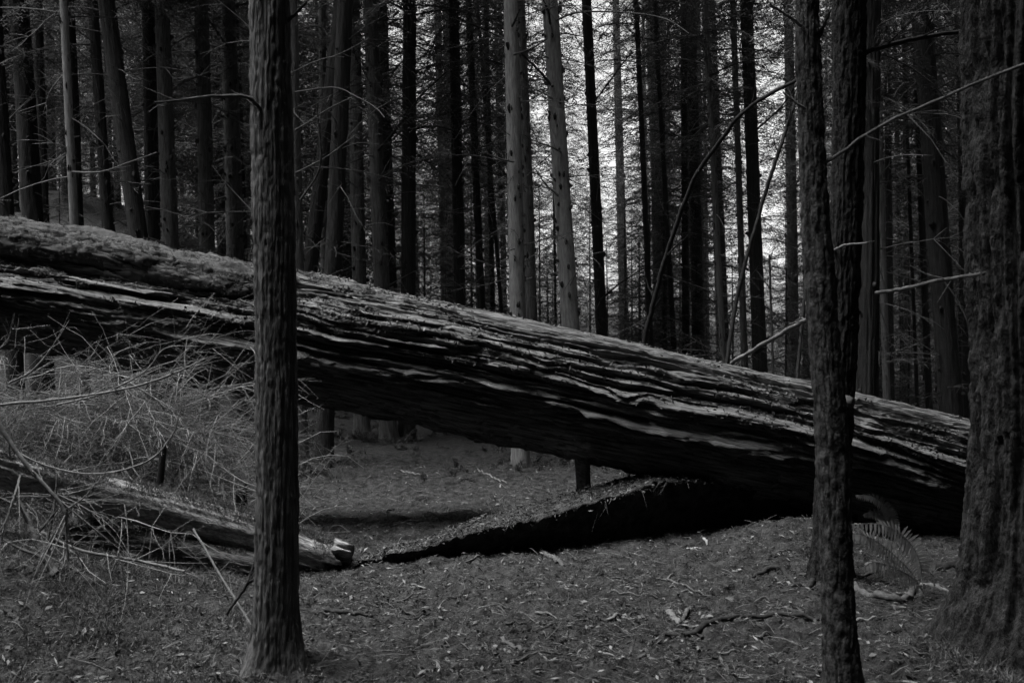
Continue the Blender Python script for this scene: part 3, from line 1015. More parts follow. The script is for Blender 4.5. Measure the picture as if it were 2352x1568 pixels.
def near_trunk(name, label, prof, m, disp, sides, rows, flare, ztop=17.0, crown_z=8.0, crown_s=1.4):
    """prof: (centre px, py, width px) at one depth Y"""
    Y = prof['Y']
    c = np.array([(at(x, y, Y)[0], at(x, y, Y)[2], w * Y / F / 2) for x, y, w in prof['pts']])
    c = c[np.argsort(c[:, 1])]
    zlow = gz(c[0, 0], Y) - 0.15
    z = np.concatenate([np.linspace(zlow, 4.2, rows), np.linspace(4.2, ztop, 30)[1:]])
    x = np.interp(z, c[:, 1], c[:, 0]); r = np.interp(z, c[:, 1], c[:, 2])
    k = np.ones(31) / 31
    xs, rs = [np.convolve(np.pad(q[:rows], 15, 'edge'), k, 'valid') for q in (x, r)]
    x[:rows], r[:rows] = xs, rs
    hi = z > c[-1, 1]
    sl = (c[-1, 0] - c[-2, 0]) / (c[-1, 1] - c[-2, 1])
    x[hi] = np.clip(c[-1, 0] + sl * (z[hi] - c[-1, 1]), -9, 9)
    r[hi] = c[-1, 2] * (1 - 0.7 * (z[hi] - c[-1, 1]) / (ztop - c[-1, 1]))
    th = np.linspace(0, 2 * np.pi, sides, endpoint=False)
    Z, T = np.meshgrid(z, th, indexing='ij')
    RR = r[:, None] * np.ones_like(T)
    RR = RR + flare(Z - gz(c[0, 0], Y), T)
    cx, cy = np.cos(T) * r.mean(), np.sin(T) * r.mean()
    RR = RR + disp(cx, cy, Z, T)
    V = np.stack([x[:, None] + RR * np.cos(T), Y + RR * np.sin(T), Z], -1)
    root = thing(name, label, "tree", (float(c[0, 0]), Y, gz(c[0, 0], Y)))
    parent_keep(obj("trunk", mesh_np(name, V.reshape(-1, 3), grid_faces(len(z), sides, True)), m), root)
    cm, lm = random.choice(CR)
    cr = obj("crown", cm, M['needle'], root)
    cr.location = (float(np.interp(crown_z, z, x) - c[0, 0]), 0, crown_z); cr.scale = (crown_s, crown_s, 1)
    tag(obj("limbs", lm, M['twig'], cr), kind="stuff")
    return root


def d_cedar(cx, cy, Z, T):
    wz = 0.02 * (fbm(cx * 6, cy * 6, Z * 1.5, 801, 2) - 0.5)
    a = vn(cx * 58 + wz * 60, cy * 58, Z * 5.0, 802)
    b = vn(cx * 95, cy * 95 + wz * 60, Z * 6, 803)
    c = fbm(cx * 70, cy * 70, Z * 34, 804, 3)
    big = fbm(cx * 9, cy * 9, Z * 1.2, 805, 2) - 0.5
    a2 = vn(cx * 88 + 5, cy * 88 + wz * 90, Z * 9, 806)
    fur = np.clip(1 - np.abs(2 * a - 1) * 1.6, 0, 1) ** 1.5 + 0.7 * np.clip(1 - np.abs(2 * a2 - 1) * 1.8, 0, 1) ** 1.5
    return -0.0060 * fur + 0.006 * (b - 0.5) + 0.011 * (c - 0.5) + 0.012 * big + 0.005


def d_smooth(cx, cy, Z, T):
    a = fbm(cx * 14, cy * 14, Z * 8, 811, 4) - 0.5
    b = vn(cx * 60, cy * 60, Z * 30, 812) - 0.5
    k = sstep(0.72, 0.80, vn(cx * 16, cy * 16, Z * 7, 813))
    c = fbm(cx * 45, cy * 45, Z * 35, 814, 3) - 0.5
    e = vn(cx * 44, cy * 44, Z * 5, 815)
    g = vn(cx * 95, cy * 95, Z * 45, 816) - 0.5
    return 0.008 * a + 0.003 * b + 0.004 * k + 0.007 * c + 0.006 * g - 0.006 * np.clip(1 - 3 * np.abs(2 * e - 1), 0, 1)


def d_fir(cx, cy, Z, T):
    wz = 0.035 * (fbm(cx * 5, cy * 5, Z * 1.6, 821, 3) - 0.5)
    a = vn(cx * 20 + wz * 20, cy * 20, Z * 1.5 + wz * 20, 822)
    a2 = vn(cx * 40, cy * 40 + wz * 25, Z * 3.2, 823)
    c = fbm(cx * 48, cy * 48, Z * 38, 824, 3) - 0.5
    a3 = vn(cx * 70, cy * 70 + wz * 30, Z * 12, 825)
    brk = fbm(cx * 9, cy * 9, Z * 9, 826, 2)
    fur = np.clip(1 - np.abs(2 * a - 1) * 2.0, 0, 1) ** 0.9
    fur2 = np.clip(1 - np.abs(2 * a2 - 1) * 2.2, 0, 1) ** 0.9
    return -0.055 * fur - 0.026 * fur2 - 0.010 * (1 - np.abs(2 * a3 - 1)) + 0.022 * c + 0.012 * (brk - 0.5) + 0.03


def d_rough(cx, cy, Z, T):
    a = vn(cx * 48, cy * 48, Z * 4, 831)
    c = fbm(cx * 70, cy * 70, Z * 40, 832, 3) - 0.5
    return 0.022 * c - 0.015 * np.clip(1 - 1.5 * np.abs(2 * a - 1), 0, 1)


def fl(a, h, lobes, ph, amp):
    return lambda z, T: a * np.exp(-np.clip(z, -0.2, None) / h) * (1 + amp * np.cos(lobes * T + ph))


near1 = near_trunk("cedar_tree", "near straight tree with fibrous furrowed bark standing before the log", dict(Y=4.85, pts=[
    (620, 0, 88), (624, 250, 90), (628, 450, 91), (633, 800, 91), (637, 1100, 92), (637, 1300, 93), (634, 1420, 96), (630, 1540, 102)]),
    M['cedar'], d_cedar, 180, 410, fl(0.042, 0.14, 3, 0.6, 0.6), crown_z=8.5)
near2 = near_trunk("slim_tree", "near slim smooth-barked tree in front of a black trunk and the log", dict(Y=4.5, pts=[
    (1853, 0, 54), (1862, 300, 58), (1880, 600, 68), (1899, 850, 74), (1912, 1000, 74), (1919, 1200, 74), (1926, 1400, 74), (1936, 1567, 80), (1940, 1600, 82)]),
    M['smooth'], d_smooth, 150, 400, fl(0.02, 0.12, 2, 0.6, 0.5), crown_z=8.0)
near3 = near_trunk("black_tree", "black rough trunk right behind the near slim tree with a pale knob", dict(Y=6.8, pts=[
    (1951, 0, 78), (1949, 300, 74), (1944, 500, 74), (1931, 800, 76), (1918, 1000, 80), (1911, 1180, 84), (1908, 1320, 88)]),
    M['scaly'], d_rough, 130, 320, fl(0.03, 0.15, 4, 0.3, 0.5), crown_z=8.5)
near4 = near_trunk("great_fir_tree", "great thick fir trunk with deep furrowed bark beside the log", dict(Y=5.1, pts=[
    (2362, 0, 280), (2366, 300, 278), (2378, 600, 276), (2388, 950, 276), (2388, 1150, 290), (2386, 1300, 322), (2384, 1420, 372), (2380, 1520, 420)]),
    M['fir'], d_fir, 260, 360, fl(0.03, 0.14, 5, 1.2, 0.8), crown_z=9.0, crown_s=1.7)

px_branch("branch", near1, [(625, 270, 4.80), (603, 262, 4.78), (588, 238, 4.74), (560, 222, 4.70), (480, 222, 4.6), (420, 230, 4.5), (355, 236, 4.4)], M['stick'], 12, 5, wob=0.4, subs=6)
px_branch("branch", near1, [(655, 55, 4.85), (690, 20, 4.8), (720, -15, 4.8)], M['darktwig'], 10, 5)
px_branch("branch", near2, [(1868, 380, 4.5), (1900, 371, 4.48), (1940, 345, 4.45), (1985, 312, 4.42), (2060, 270, 4.4), (2150, 232, 4.35), (2250, 188, 4.3), (2420, 122, 4.2)], M['stick'], 8, 7, subs=3)
px_branch("branch", near2, [(1890, 715, 4.5), (1862, 728, 4.7), (1800, 763, 5.4), (1740, 798, 6.4), (1680, 834, 7.6)], M['paletwig'], 10, 10, subs=3)
px_branch("branch", near2, [(1840, 60, 4.45), (1818, 42, 4.4), (1769, 11, 4.35)], M['paletwig'], 8, 6)
px_branch("branch", near2, [(1850, 250, 4.45), (1832, 239, 4.42), (1798, 212, 4.4)], M['paletwig'], 7, 4)
px_branch("branch", near2, [(1862, 110, 4.5), (1882, 84, 4.5), (1905, 28, 4.5)], M['darktwig'], 14, 6)
px_branch("branch", near3, [(1915, 575, 6.75), (1925, 570, 6.5), (1945, 562, 6.45), (1992, 558, 6.4)], M['paletwig'], 6, 5, subs=1)
px_branch("branch", near3, [(1960, 124, 6.8), (2000, 116, 6.8), (2089, 92, 6.9), (2210, 72, 7.0)], M['darktwig'], 14, 10, subs=4)
px_branch("branch", near3, [(1900, 820, 6.6), (1945, 790, 6.4), (1985, 440, 6.3)][0:1] + [(1935, 470, 6.5), (1965, 440, 6.4), (1978, 462, 6.3), (1984, 492, 6.3)], M['stick'], 3, 2) if False else None
px_branch("branch", near4, [(2275, 624, 5.0), (2238, 632, 5.05), (2150, 645, 5.3), (2080, 662, 5.5), (2012, 673, 5.7)], M['stick'], 8, 9, subs=4)
# pale knob of a bracket fungus on the black trunk
_k = at(1949, 922, 6.62)
th, ph = np.meshgrid(np.linspace(0, 2 * np.pi, 24, endpoint=False), np.linspace(0.01, np.pi - 0.01, 14), indexing='xy')
kr = 0.033 * (1 + 0.55 * (fbm(np.cos(th) * np.sin(ph) * 2.5, np.sin(th) * np.sin(ph) * 2.5, np.cos(ph) * 2.5, 77, 3) - 0.5))
KV = np.stack([_k[0] + kr * np.sin(ph) * np.cos(th) * 1.05, _k[1] + kr * np.sin(ph) * np.sin(th) * 1.5, _k[2] + kr * 1.25 * np.cos(ph)], -1)
parent_keep(tag(obj("bracket_fungus", mesh_np("bracket_fungus", KV.reshape(-1, 3), grid_faces(14, 24, True)[:, ::-1]), M['fungus']), "pale rounded knob on the black trunk"), near3)

# longer single branches on the trees beyond the log
def tree_at(xb):
    return tree_objs[min(range(len(TREES)), key=lambda i: abs(TREES[i][3] - xb))], [t[6] for t in TREES][min(range(len(TREES)), key=lambda i: abs(TREES[i][3] - xb))]


for xb, m, w, pts in [
    (690, 'stick', 4, [(680, 397), (744, 364), (818, 310)]), (690, 'stick', 4, [(678, 300), (759, 248), (810, 223)]),
    (690, 'twig', 3, [(678, 212), (766, 201), (816, 220), (863, 248), (883, 270)]), (690, 'stick', 3, [(667, 169), (723, 142), (780, 124), (849, 88)]),
    (690, 'darktwig', 5, [(690, 460), (735, 380), (728, 240)]),
    (878, 'darktwig', 6, [(868, 345), (917, 288), (971, 216), (1025, 166)]), (878, 'stick', 4, [(870, 412), (925, 380), (1010, 355)]),
    (1311, 'darktwig', 6, [(1270, 200), (1235, 160), (1197, 122)]), (1189, 'darktwig', 5, [(1177, 60), (1184, 45), (1194, 22)]),
    (1311, 'darktwig', 5, [(1264, 56), (1260, 30), (1248, 0)]), (1189, 'darktwig', 4, [(1180, 126), (1220, 112), (1256, 90)]),
    (1311, 'paletwig', 4, [(1270, 227), (1240, 210), (1194, 196)]), (1311, 'paletwig', 4, [(1283, 450), (1255, 425), (1230, 389)]),
    (1311, 'stick', 4, [(1276, 48), (1330, 29), (1435, 29), (1525, 43), (1582, 77)]), (1221, 'stick', 3, [(1215, 281), (1242, 338)]),
    (1189, 'stick', 4, [(1180, 372), (1150, 365), (1110, 350)]), (1311, 'stick', 4, [(1290, 350), (1260, 335), (1220, 322)]),
    (1382, 'darktwig', 4, [(1368, 230), (1420, 160), (1450, 120)]), (1382, 'darktwig', 4, [(1378, 690), (1425, 650), (1480, 615)]),
    (474, 'stick', 4, [(470, 170), (420, 190), (350, 240), (290, 275)]), (392, 'twig', 4, [(382, 560), (330, 540), (270, 505)]),
    (538, 'darktwig', 5, [(530, 120), (490, 60), (455, 10)]), (170, 'stick', 4, [(166, 395), (230, 395), (300, 372), (360, 350)]),
    (937, 'darktwig', 5, [(940, 300), (990, 290), (1050, 300)]), (826, 'stick', 3, [(820, 430), (780, 400), (740, 380)]),
    (2184, 'twig', 4, [(2165, 640), (2205, 700), (2230, 760)]), (1746, 'darktwig', 4, [(1735, 300), (1790, 250), (1830, 195)])]:
    t_, d_ = tree_at(xb)
    k_ = len(pts)
    px_branch("branch", t_, [(x, y, d_ - 0.12 - 0.15 * i) for i, (x, y) in enumerate(pts)], M[m], w * 1.2, w * 0.7, 5, 14, subs=3)

# leaning and broken poles
def pole(name, label, cat, pts, m, w0, w1, n=50, group=None, subs=8):
    P0 = at(*pts[0])
    root = thing(name, label, cat, (P0[0], P0[1], gz(P0[0], P0[1])), group)
    px_branch("trunk", root, pts, m, w0, w1, 9, n, 0.15, subs=subs)
    return root


pole("leaning_tree", "thin bent trunk leaning far over between the upright trunks beyond the log", "tree",
     [(1440, 1110, 11.0), (1478, 800, 11), (1500, 700, 10.9), (1532, 580, 10.7), (1590, 420, 10.3), (1640, 345, 10), (1700, 265, 9.6), (1770, 215, 9.2), (1850, 175, 8.9)], M['polebark'], 12, 8)
pole("leaning_pole", "thin black pole leaning across the bright opening", "dead tree",
     [(1640, 1060, 12.5), (1690, 700, 12.4), (1747, 479, 12.2), (1795, 330, 12), (1840, 190, 12)], M['darktwig'], 10, 8)
pole("broken_pole", "thin upright black snag ending in the bright opening", "dead tree",
     [(1782, 1080, 13), (1776, 850, 13), (1771, 700, 13), (1767, 585, 13)], M['darktwig'], 7, 5)
pole("thin_snag", "thin crooked black snag beside the near slim tree", "dead tree",
     [(1815, 1100, 12), (1832, 860, 12), (1846, 700, 12), (1856, 560, 12), (1860, 470, 12)], M['darktwig'], 9, 5)

# ------------------------------------------------------------------ small mossy log with a splintered end
def small_log(name, label, pts, rpx, m, mossy, s_rag, rag_amt, n=260, sides=90, seed=840):
    P = spline(np.array([at(*p) for p in pts]), n)
    rad = np.linspace(rpx[0], rpx[1], n) * P[:, 1] / F
    T = np.gradient(P, axis=0); T /= np.linalg.norm(T, axis=1)[:, None]
    up = np.array([0, 0, 1.0])
    A = np.cross(T, up); A /= np.linalg.norm(A, axis=1)[:, None]       # towards camera
    B = np.cross(A, T)
    th = np.linspace(0, 2 * np.pi, sides, endpoint=False)
    s = np.linspace(0, 1, n) * np.linalg.norm(P[-1] - P[0])
    SS, TT = np.meshgrid(s, th, indexing='ij')
    cx, cz = np.cos(TT) * 0.15, np.sin(TT) * 0.15
    d = 0.03 * (fbm(SS * 1.5, cx * 12, cz * 12, seed, 3) - 0.5) + 0.022 * ((1 - np.abs(2 * vn(SS * 1.4, cx * 34, cz * 34, seed + 1) - 1)) - 0.5) + 0.012 * (fbm(SS * 14, cx * 60, cz * 60, seed + 2, 2) - 0.5)
    rr = rad[:, None] + d
    # ragged end: each fibre ends at its own length
    end = s[-1] - rag_amt * (vn(cx * 40, cz * 40, 0.3, seed + 4) * 0.7 + 0.3 * vn(cx * 110, cz * 110, 0.3, seed + 5))
    end = end - rag_amt * 0.7 * sstep(0.2, -0.9, np.sin(TT))
    over = sstep(-0.03, 0.05, SS - end)
    rr = rr * (1 - 0.92 * over)
    V = P[:, None] + (rr * np.cos(TT))[..., None] * A[:, None] + (rr * np.sin(TT))[..., None] * B[:, None]
    V = V - (np.clip(SS - end, 0, 9) * 0.9)[..., None] * T[:, None]
    root = thing(name, label, "log", tuple(P[n // 2] - np.array([0, 0, rad[n // 2]])))
    parent_keep(obj("bark", mesh_np(name, V.reshape(-1, 3), grid_faces(n, sides, True)[:, ::-1]), m), root)
    if mossy:
        k = mossy
        i = rng.integers(0, int(n * 0.86), k); t_ = rng.normal(1.45, 0.5, k)
        j = (np.round(t_ / (2 * np.pi) * sides)).astype(int) % sides
        keep = fbm(s[i] * 3.5, t_ * 1.5, 0.2, seed + 9, 3) > 0.40
        i, j, t_ = i[keep], j[keep], t_[keep]
        p = V[i, j] + rng.normal(0, 0.006, (len(i), 3))
        nr = A[i] * np.cos(t_)[:, None] + B[i] * np.sin(t_)[:, None] + rng.normal(0, 0.5, (len(i), 3))
        nr /= np.linalg.norm(nr, axis=1)[:, None]
        fibres("moss", p, nr, 0.012, 0.04, 0.003, M['mossf'], root)
    return root, V


SL, SLV = small_log("small_log", "small fallen log with mossy top and splintered bare end beside the near tree",
                [(-40, 1060, 6.2), (110, 1105, 6.4), (260, 1142, 6.6), (450, 1190, 6.85), (600, 1232, 7.0), (730, 1274, 7.1), (838, 1306, 7.2)],
                (40, 47), M['oldwood'], 15000, 0.86, 0.42)
small_log("rotten_log", "low rotten log lying in shadow beneath the small mossy log",
          [(150, 1235, 6.55), (330, 1252, 6.65), (470, 1280, 6.8), (620, 1312, 6.9)], (30, 34), M['logbark'], 5000, 0.8, 0.15, 140, 60, 860)


def stub(name, label, cat, px, y0, y1, w, Y, m, seed, lean=0.0):
    b, t = at(px, y1, Y), at(px + lean, y0, Y)
    b[2] = min(b[2], gz(b[0], b[1])) - 0.08
    r = w * Y / F / 2
    n, sd_ = 40, 36
    z = np.linspace(0, 1, n)
    th = np.linspace(0, 2 * np.pi, sd_, endpoint=False)
    Z, T = np.meshgrid(z, th, indexing='ij')
    hgt = t[2] - b[2]
    cx, cy = np.cos(T), np.sin(T)
    rr = r * (1 + 0.25 * np.exp(-Z * hgt / 0.15)) * (1 + 0.25 * (fbm(cx * 2, cy * 2, Z * hgt * 3, seed, 3) - 0.5))
    topz = 1 - 0.25 * vn(cx * 2.2, cy * 2.2, 0.5, seed + 2) * min(1, 0.3 / hgt)
    V = np.stack([b[0] + (t[0] - b[0]) * Z + rr * cx, b[1] + rr * cy, b[2] + hgt * Z * topz], -1).reshape(-1, 3)
    F_ = grid_faces(n, sd_, True)
    V = np.vstack([V, [[t[0], b[1], t[2] - 0.12 * hgt]]])
    j = np.arange(0, sd_, 2)
    F_ = np.vstack([F_, np.stack([np.full(len(j), len(V) - 1), (n - 1) * sd_ + j, (n - 1) * sd_ + (j + 1) % sd_, (n - 1) * sd_ + (j + 2) % sd_], -1)])
    o = obj(name, mesh_np(name, V, F_), m)
    return tag(o, label, cat)


stub("rotten_stump", "black rotten stump propping up the small mossy log", "stump", 222, 1112, 1262, 52, 6.75, M['stump'], 871)
stub("broken_stub", "short upright black broken stub behind the small mossy log", "stump", 555, 1104, 1190, 25, 7.5, M['stump'], 872)
stub("dead_stub", "dark broken stem standing among the brush above the small log", "stump", 350, 1008, 1125, 15, 6.9, M['stump'], 873, 26)
stub("splintered_stump", "pale splintered stump remnant on the earth bank under the log", "stump", 1345, 1046, 1100, 34, 8.6, M['oldwood'], 874, -8)


# ------------------------------------------------------------------ sticks and chips on the floor
def on_ground(px, py, lift=0.0):
    Y = CAM_Z * F / (py - 784.0)
    for _ in range(8):
        X = (px - 1176.0) / F * Y
        zz = gz(X, Y) + lift
        Y = (CAM_Z - zz) * F / (py - 784.0)
    return np.array([X, Y, zz])


def floor_stick(name, label, cat, pts, w, m, group=None, flat=1.0, lift=0.012, sides=7, n=20):
    P = spline(np.array([on_ground(x, y) for x, y in pts]), n)
    P[:, 2] += ground_fine(P[:, 0], P[:, 1]) * 0.9 + lift
    r = w * P[:, 1].mean() / F / 2
    rad = r * (0.85 + 0.3 * vn(np.linspace(0, 5, n), 0.5, 0.5, int(pts[0][0]))) * np.linspace(1.1, 0.8, n)
    rad[0] *= 0.55; rad[-1] *= 0.45
    P = P + (rng.random((n, 3)) - 0.5) * r * 0.35
    V, F_ = tube(P, rad, sides, 0.35)
    c = np.repeat(P, sides, 0)
    V[:, 2] = c[:, 2] + (V[:, 2] - c[:, 2]) * flat
    o = P.mean(0)
    mb = MB(); mb.add(V - o, F_)
    for e, flip in ((0, 1), (n - 1, -1)):
        j = np.arange(0, sides - 2)
        mb.add((V - o)[e * sides:(e + 1) * sides], np.stack([np.zeros(len(j), int), j + 1, j + 2, j + 2], -1)[:, [0, 1, 2]][:, [0, 1, 2, 2]] if False else np.array([[0, 1, 2, 3], [0, 3, 4, 5]])[:, ::flip])
    ob = obj(name, mb.mesh(name), m)
    ob.location = o
    return tag(ob, label, cat, group)


for lab, pts, w, m, nm, cat, fl_ in [
    ("short thick broken stick lying alone in front of the earth bank", [(1237, 1261), (1268, 1282), (1298, 1302)], 13, 'stick', 'stick', 'stick', .8),
    ("white splinter lying flat at the edge of the log's shadow", [(1577, 1262), (1611, 1257)], 8, 'chip', 'wood_splinter', 'splinter', .5),
    ("small white curled chip just behind the white splinter", [(1616, 1238), (1621, 1244), (1624, 1251)], 7, 'chip', 'wood_chip', 'wood chip', .5),
    ("brightest pale forked sliver on the open litter", [(1374, 1507), (1435, 1513)], 9, 'chip', 'wood_splinter', 'splinter', .5),
    ("pale flat strip of bark on the open litter", [(1392, 1422), (1430, 1416), (1464, 1416)], 9, 'paletwig', 'bark_strip', 'bark', .4),
    ("blunt pale wood block touching a dark stick", [(1537, 1407), (1557, 1434)], 18, 'paletwig', 'wood_block', 'wood chip', .6),
    ("short brown stick meeting the blunt wood block", [(1587, 1396), (1561, 1437)], 10, 'stick', 'stick', 'stick', .9),
    ("long dark crooked branch lying toward the near slim tree", [(1525, 1469), (1633, 1441), (1700, 1422), (1780, 1419), (1892, 1420)], 13, 'darktwig', 'fallen_branch', 'branch', .9),
    ("thick curved grey stick lying on the near litter", [(1151, 1468), (1185, 1490), (1214, 1502)], 11, 'stick', 'stick', 'stick', .8),
    ("long thin stick lying level on the near litter", [(1176, 1516), (1240, 1512), (1294, 1504)], 6, 'stick', 'stick', 'stick', .9),
    ("thin pale straight twig near the log's shadow", [(1510, 1335), (1561, 1326)], 5, 'paletwig', 'twig', 'twig', .9),
    ("long thin bent twig running out from the straight pale twig", [(1525, 1328), (1579, 1353), (1636, 1376)], 5, 'stick', 'twig', 'twig', .9),
    ("thin dull twig half buried in the middle litter", [(1395, 1358), (1450, 1370), (1510, 1378)], 5, 'stick', 'twig', 'twig', .9),
    ("short stubby stick on the near litter", [(1478, 1499), (1512, 1514)], 9, 'stick', 'stick', 'stick', .8),
    ("thin twig lying behind the earth bank's low end", [(850, 1206), (910, 1198)], 5, 'stick', 'twig', 'twig', .9),
    ("longer straight twig lying behind the earth bank", [(903, 1205), (978, 1199)], 5, 'stick', 'twig', 'twig', .9),
    ("pale twig on the far side of the clearing under the log", [(921, 1085), (971, 1091)], 5, 'paletwig', 'twig', 'twig', .9),
    ("thin pale branch on the far floor beside the rooted trunk", [(1097, 1081), (1130, 1098), (1165, 1112)], 4, 'paletwig', 'twig', 'twig', .9),
    ("dark half-buried branch beside the foot of the near furrowed tree", [(680, 1404), (760, 1412), (845, 1420)], 15, 'darktwig', 'fallen_branch', 'branch', .7),
    ("thin dark twig in front of the earth bank's low end", [(938, 1423), (988, 1407)], 6, 'darktwig', 'twig', 'twig', .9),
    ("pale flat chip in front of the earth bank's low end", [(945, 1349), (977, 1352)], 8, 'paletwig', 'wood_chip', 'wood chip', .5),
    ("thick curved root-like branch under the fern", [(1950, 1345), (2003, 1371), (2053, 1383), (2082, 1376), (2102, 1348)], 18, 'stick', 'fallen_branch', 'branch', .9),
    ("straight pale stick running from the fern to the great trunk", [(2110, 1346), (2160, 1356), (2205, 1367)], 11, 'paletwig', 'stick', 'stick', .9),
    ("thin arched twig just behind the fern's stems", [(1956, 1322), (2003, 1315), (2053, 1317), (2093, 1324)], 6, 'stick', 'twig', 'twig', .9),
    ("pale broken stick just right of the near slim tree's foot", [(1960, 1422), (2014, 1426)], 8, 'paletwig', 'stick', 'stick', .8),
    ("short barky log piece beside the great furrowed trunk", [(2150, 1300), (2230, 1312)], 24, 'darktwig', 'log_piece', 'log', .9),
    ("dark twisted root arching out of the hummock", [(1825, 1335), (1800, 1312), (1760, 1310), (1730, 1330)], 12, 'darktwig', 'root', 'root', 1.),
    ("dark curled root end on the hummock", [(1868, 1330), (1850, 1352), (1815, 1352)], 14, 'darktwig', 'root', 'root', 1.),
]:
    floor_stick(nm, lab, cat, pts, w, M[m], None, fl_)

# loose sticks that nothing but their place tells apart
for k in range(60):
    px = random.uniform(660, 2250); py = random.uniform(1060, 1560)
    if 900 < px < 1750 and py < 1290 and py > 1060 + (1500 - px) * 0.1:
        py = random.uniform(1330, 1560)
    a = random.uniform(-0.5, 0.5); L = random.uniform(14, 50)
    sc = (py - 784) / 600
    floor_stick("loose_twig", "short loose dead twig scattered on the forest floor", "twig",
                [(px, py), (px + L * sc * math.cos(a) * .5, py + L * sc * math.sin(a) * .35 + random.uniform(-3, 3)), (px + L * sc * math.cos(a), py + L * sc * math.sin(a) * .5)],
                random.uniform(2.5, 6) * sc, M[random.choice(['stick', 'stick', 'paletwig', 'darktwig'])], "loose twigs on the forest floor", .9, 0.01, 5, 8)

# ------------------------------------------------------------------ litter
def build_litter():
    k = 130000
    Y = 3.6 * (15.0 / 3.6) ** rng.random(k)
    X = rng.uniform(-0.66, 0.66, k) * Y
    Z = ground_h(X, Y) + ground_fine(X, Y)
    clump = fbm(X * 2.2, Y * 2.2, 0.4, 45, 3)
    keep = rng.random(k) < np.clip(0.25 + 3.2 * (clump - 0.42), 0.05, 1)
    X, Y, Z = X[keep], Y[keep], Z[keep]
    k = len(X)
    p = np.stack([X, Y, Z + rng.uniform(0.0, 0.012, k)], -1)
    n = np.tile([0, 0, 1.0], (k, 1))
    flakes("leaf_litter", p, n, 0.004, 0.016, M['litter'], None, 0.7)
    k = 7000
    Y = 4.2 * (13.0 / 4.2) ** rng.random(k)
    X = rng.uniform(-0.62, 0.62, k) * Y
    p = np.stack([X, Y, ground_h(X, Y) + ground_fine(X, Y) + 0.012], -1)
    flakes("pale_leaf_litter", p, np.tile([0, 0, 1.0], (k, 1)), 0.007, 0.030, M['palelitter'], None, 0.45)
    k = 30000
    Y = 4.2 * (12.0 / 4.2) ** rng.random(k)
    X = rng.uniform(-0.62, 0.62, k) * Y
    p = np.stack([X, Y, ground_h(X, Y) + ground_fine(X, Y) + 0.010], -1)
    d = rng.normal(0, 1, (k, 3)) * [1, 1, 0.18]
    d /= np.linalg.norm(d, axis=1)[:, None]
    fibres("needle_litter", p, d, 0.015, 0.06, 0.0012, M['palelitter'], None)
    # on the earth bank
    T = build_bank.top
    i = rng.integers(0, len(T), 16000)
    p = T[i] + rng.normal(0, 0.008, (len(i), 3)) + [0, 0, 0.008]
    flakes("bank_litter", p, np.tile([0, 0, 1.0], (len(i), 1)), 0.006, 0.026, M['litter'], None, 0.4)
    # fine twigs and needles
    mb = MB()
    k = 4200
    Y = 4.0 * (13.0 / 4.0) ** rng.random(k)
    X = rng.uniform(-0.62, 0.62, k) * Y
    Z = ground_h(X, Y) + ground_fine(X, Y) + 0.008
    for x, y, z in zip(X, Y, Z):
        a = rng.uniform(0, np.pi); L = rng.uniform(0.03, 0.16) * rng.uniform(.5, 1.4)
        d = np.array([math.cos(a), math.sin(a), rng.normal(0.05, 0.12)]) * L
        q = np.array([[x, y, z], [x + d[0] * .5, y + d[1] * .5, z + d[2] * .5 + rng.normal(0.004, 0.006)], [x + d[0], y + d[1], z + d[2]]])
        mb.add(*tube(q, [0.002, 0.0025, 0.0012], 3))
    tag(obj("twig_litter", mb.mesh("twig_litter", False), M['twiglit']), kind="stuff")


build_litter()

# ------------------------------------------------------------------ brush pile at the left
def brush_height(x, y):
    return 1.25 * sstep(-2.0, -2.75, x) * np.exp(-((y - 7.5) / 0.7) ** 2) * (0.75 + 0.25 * sstep(-3.6, -2.6, x)) + 0.05


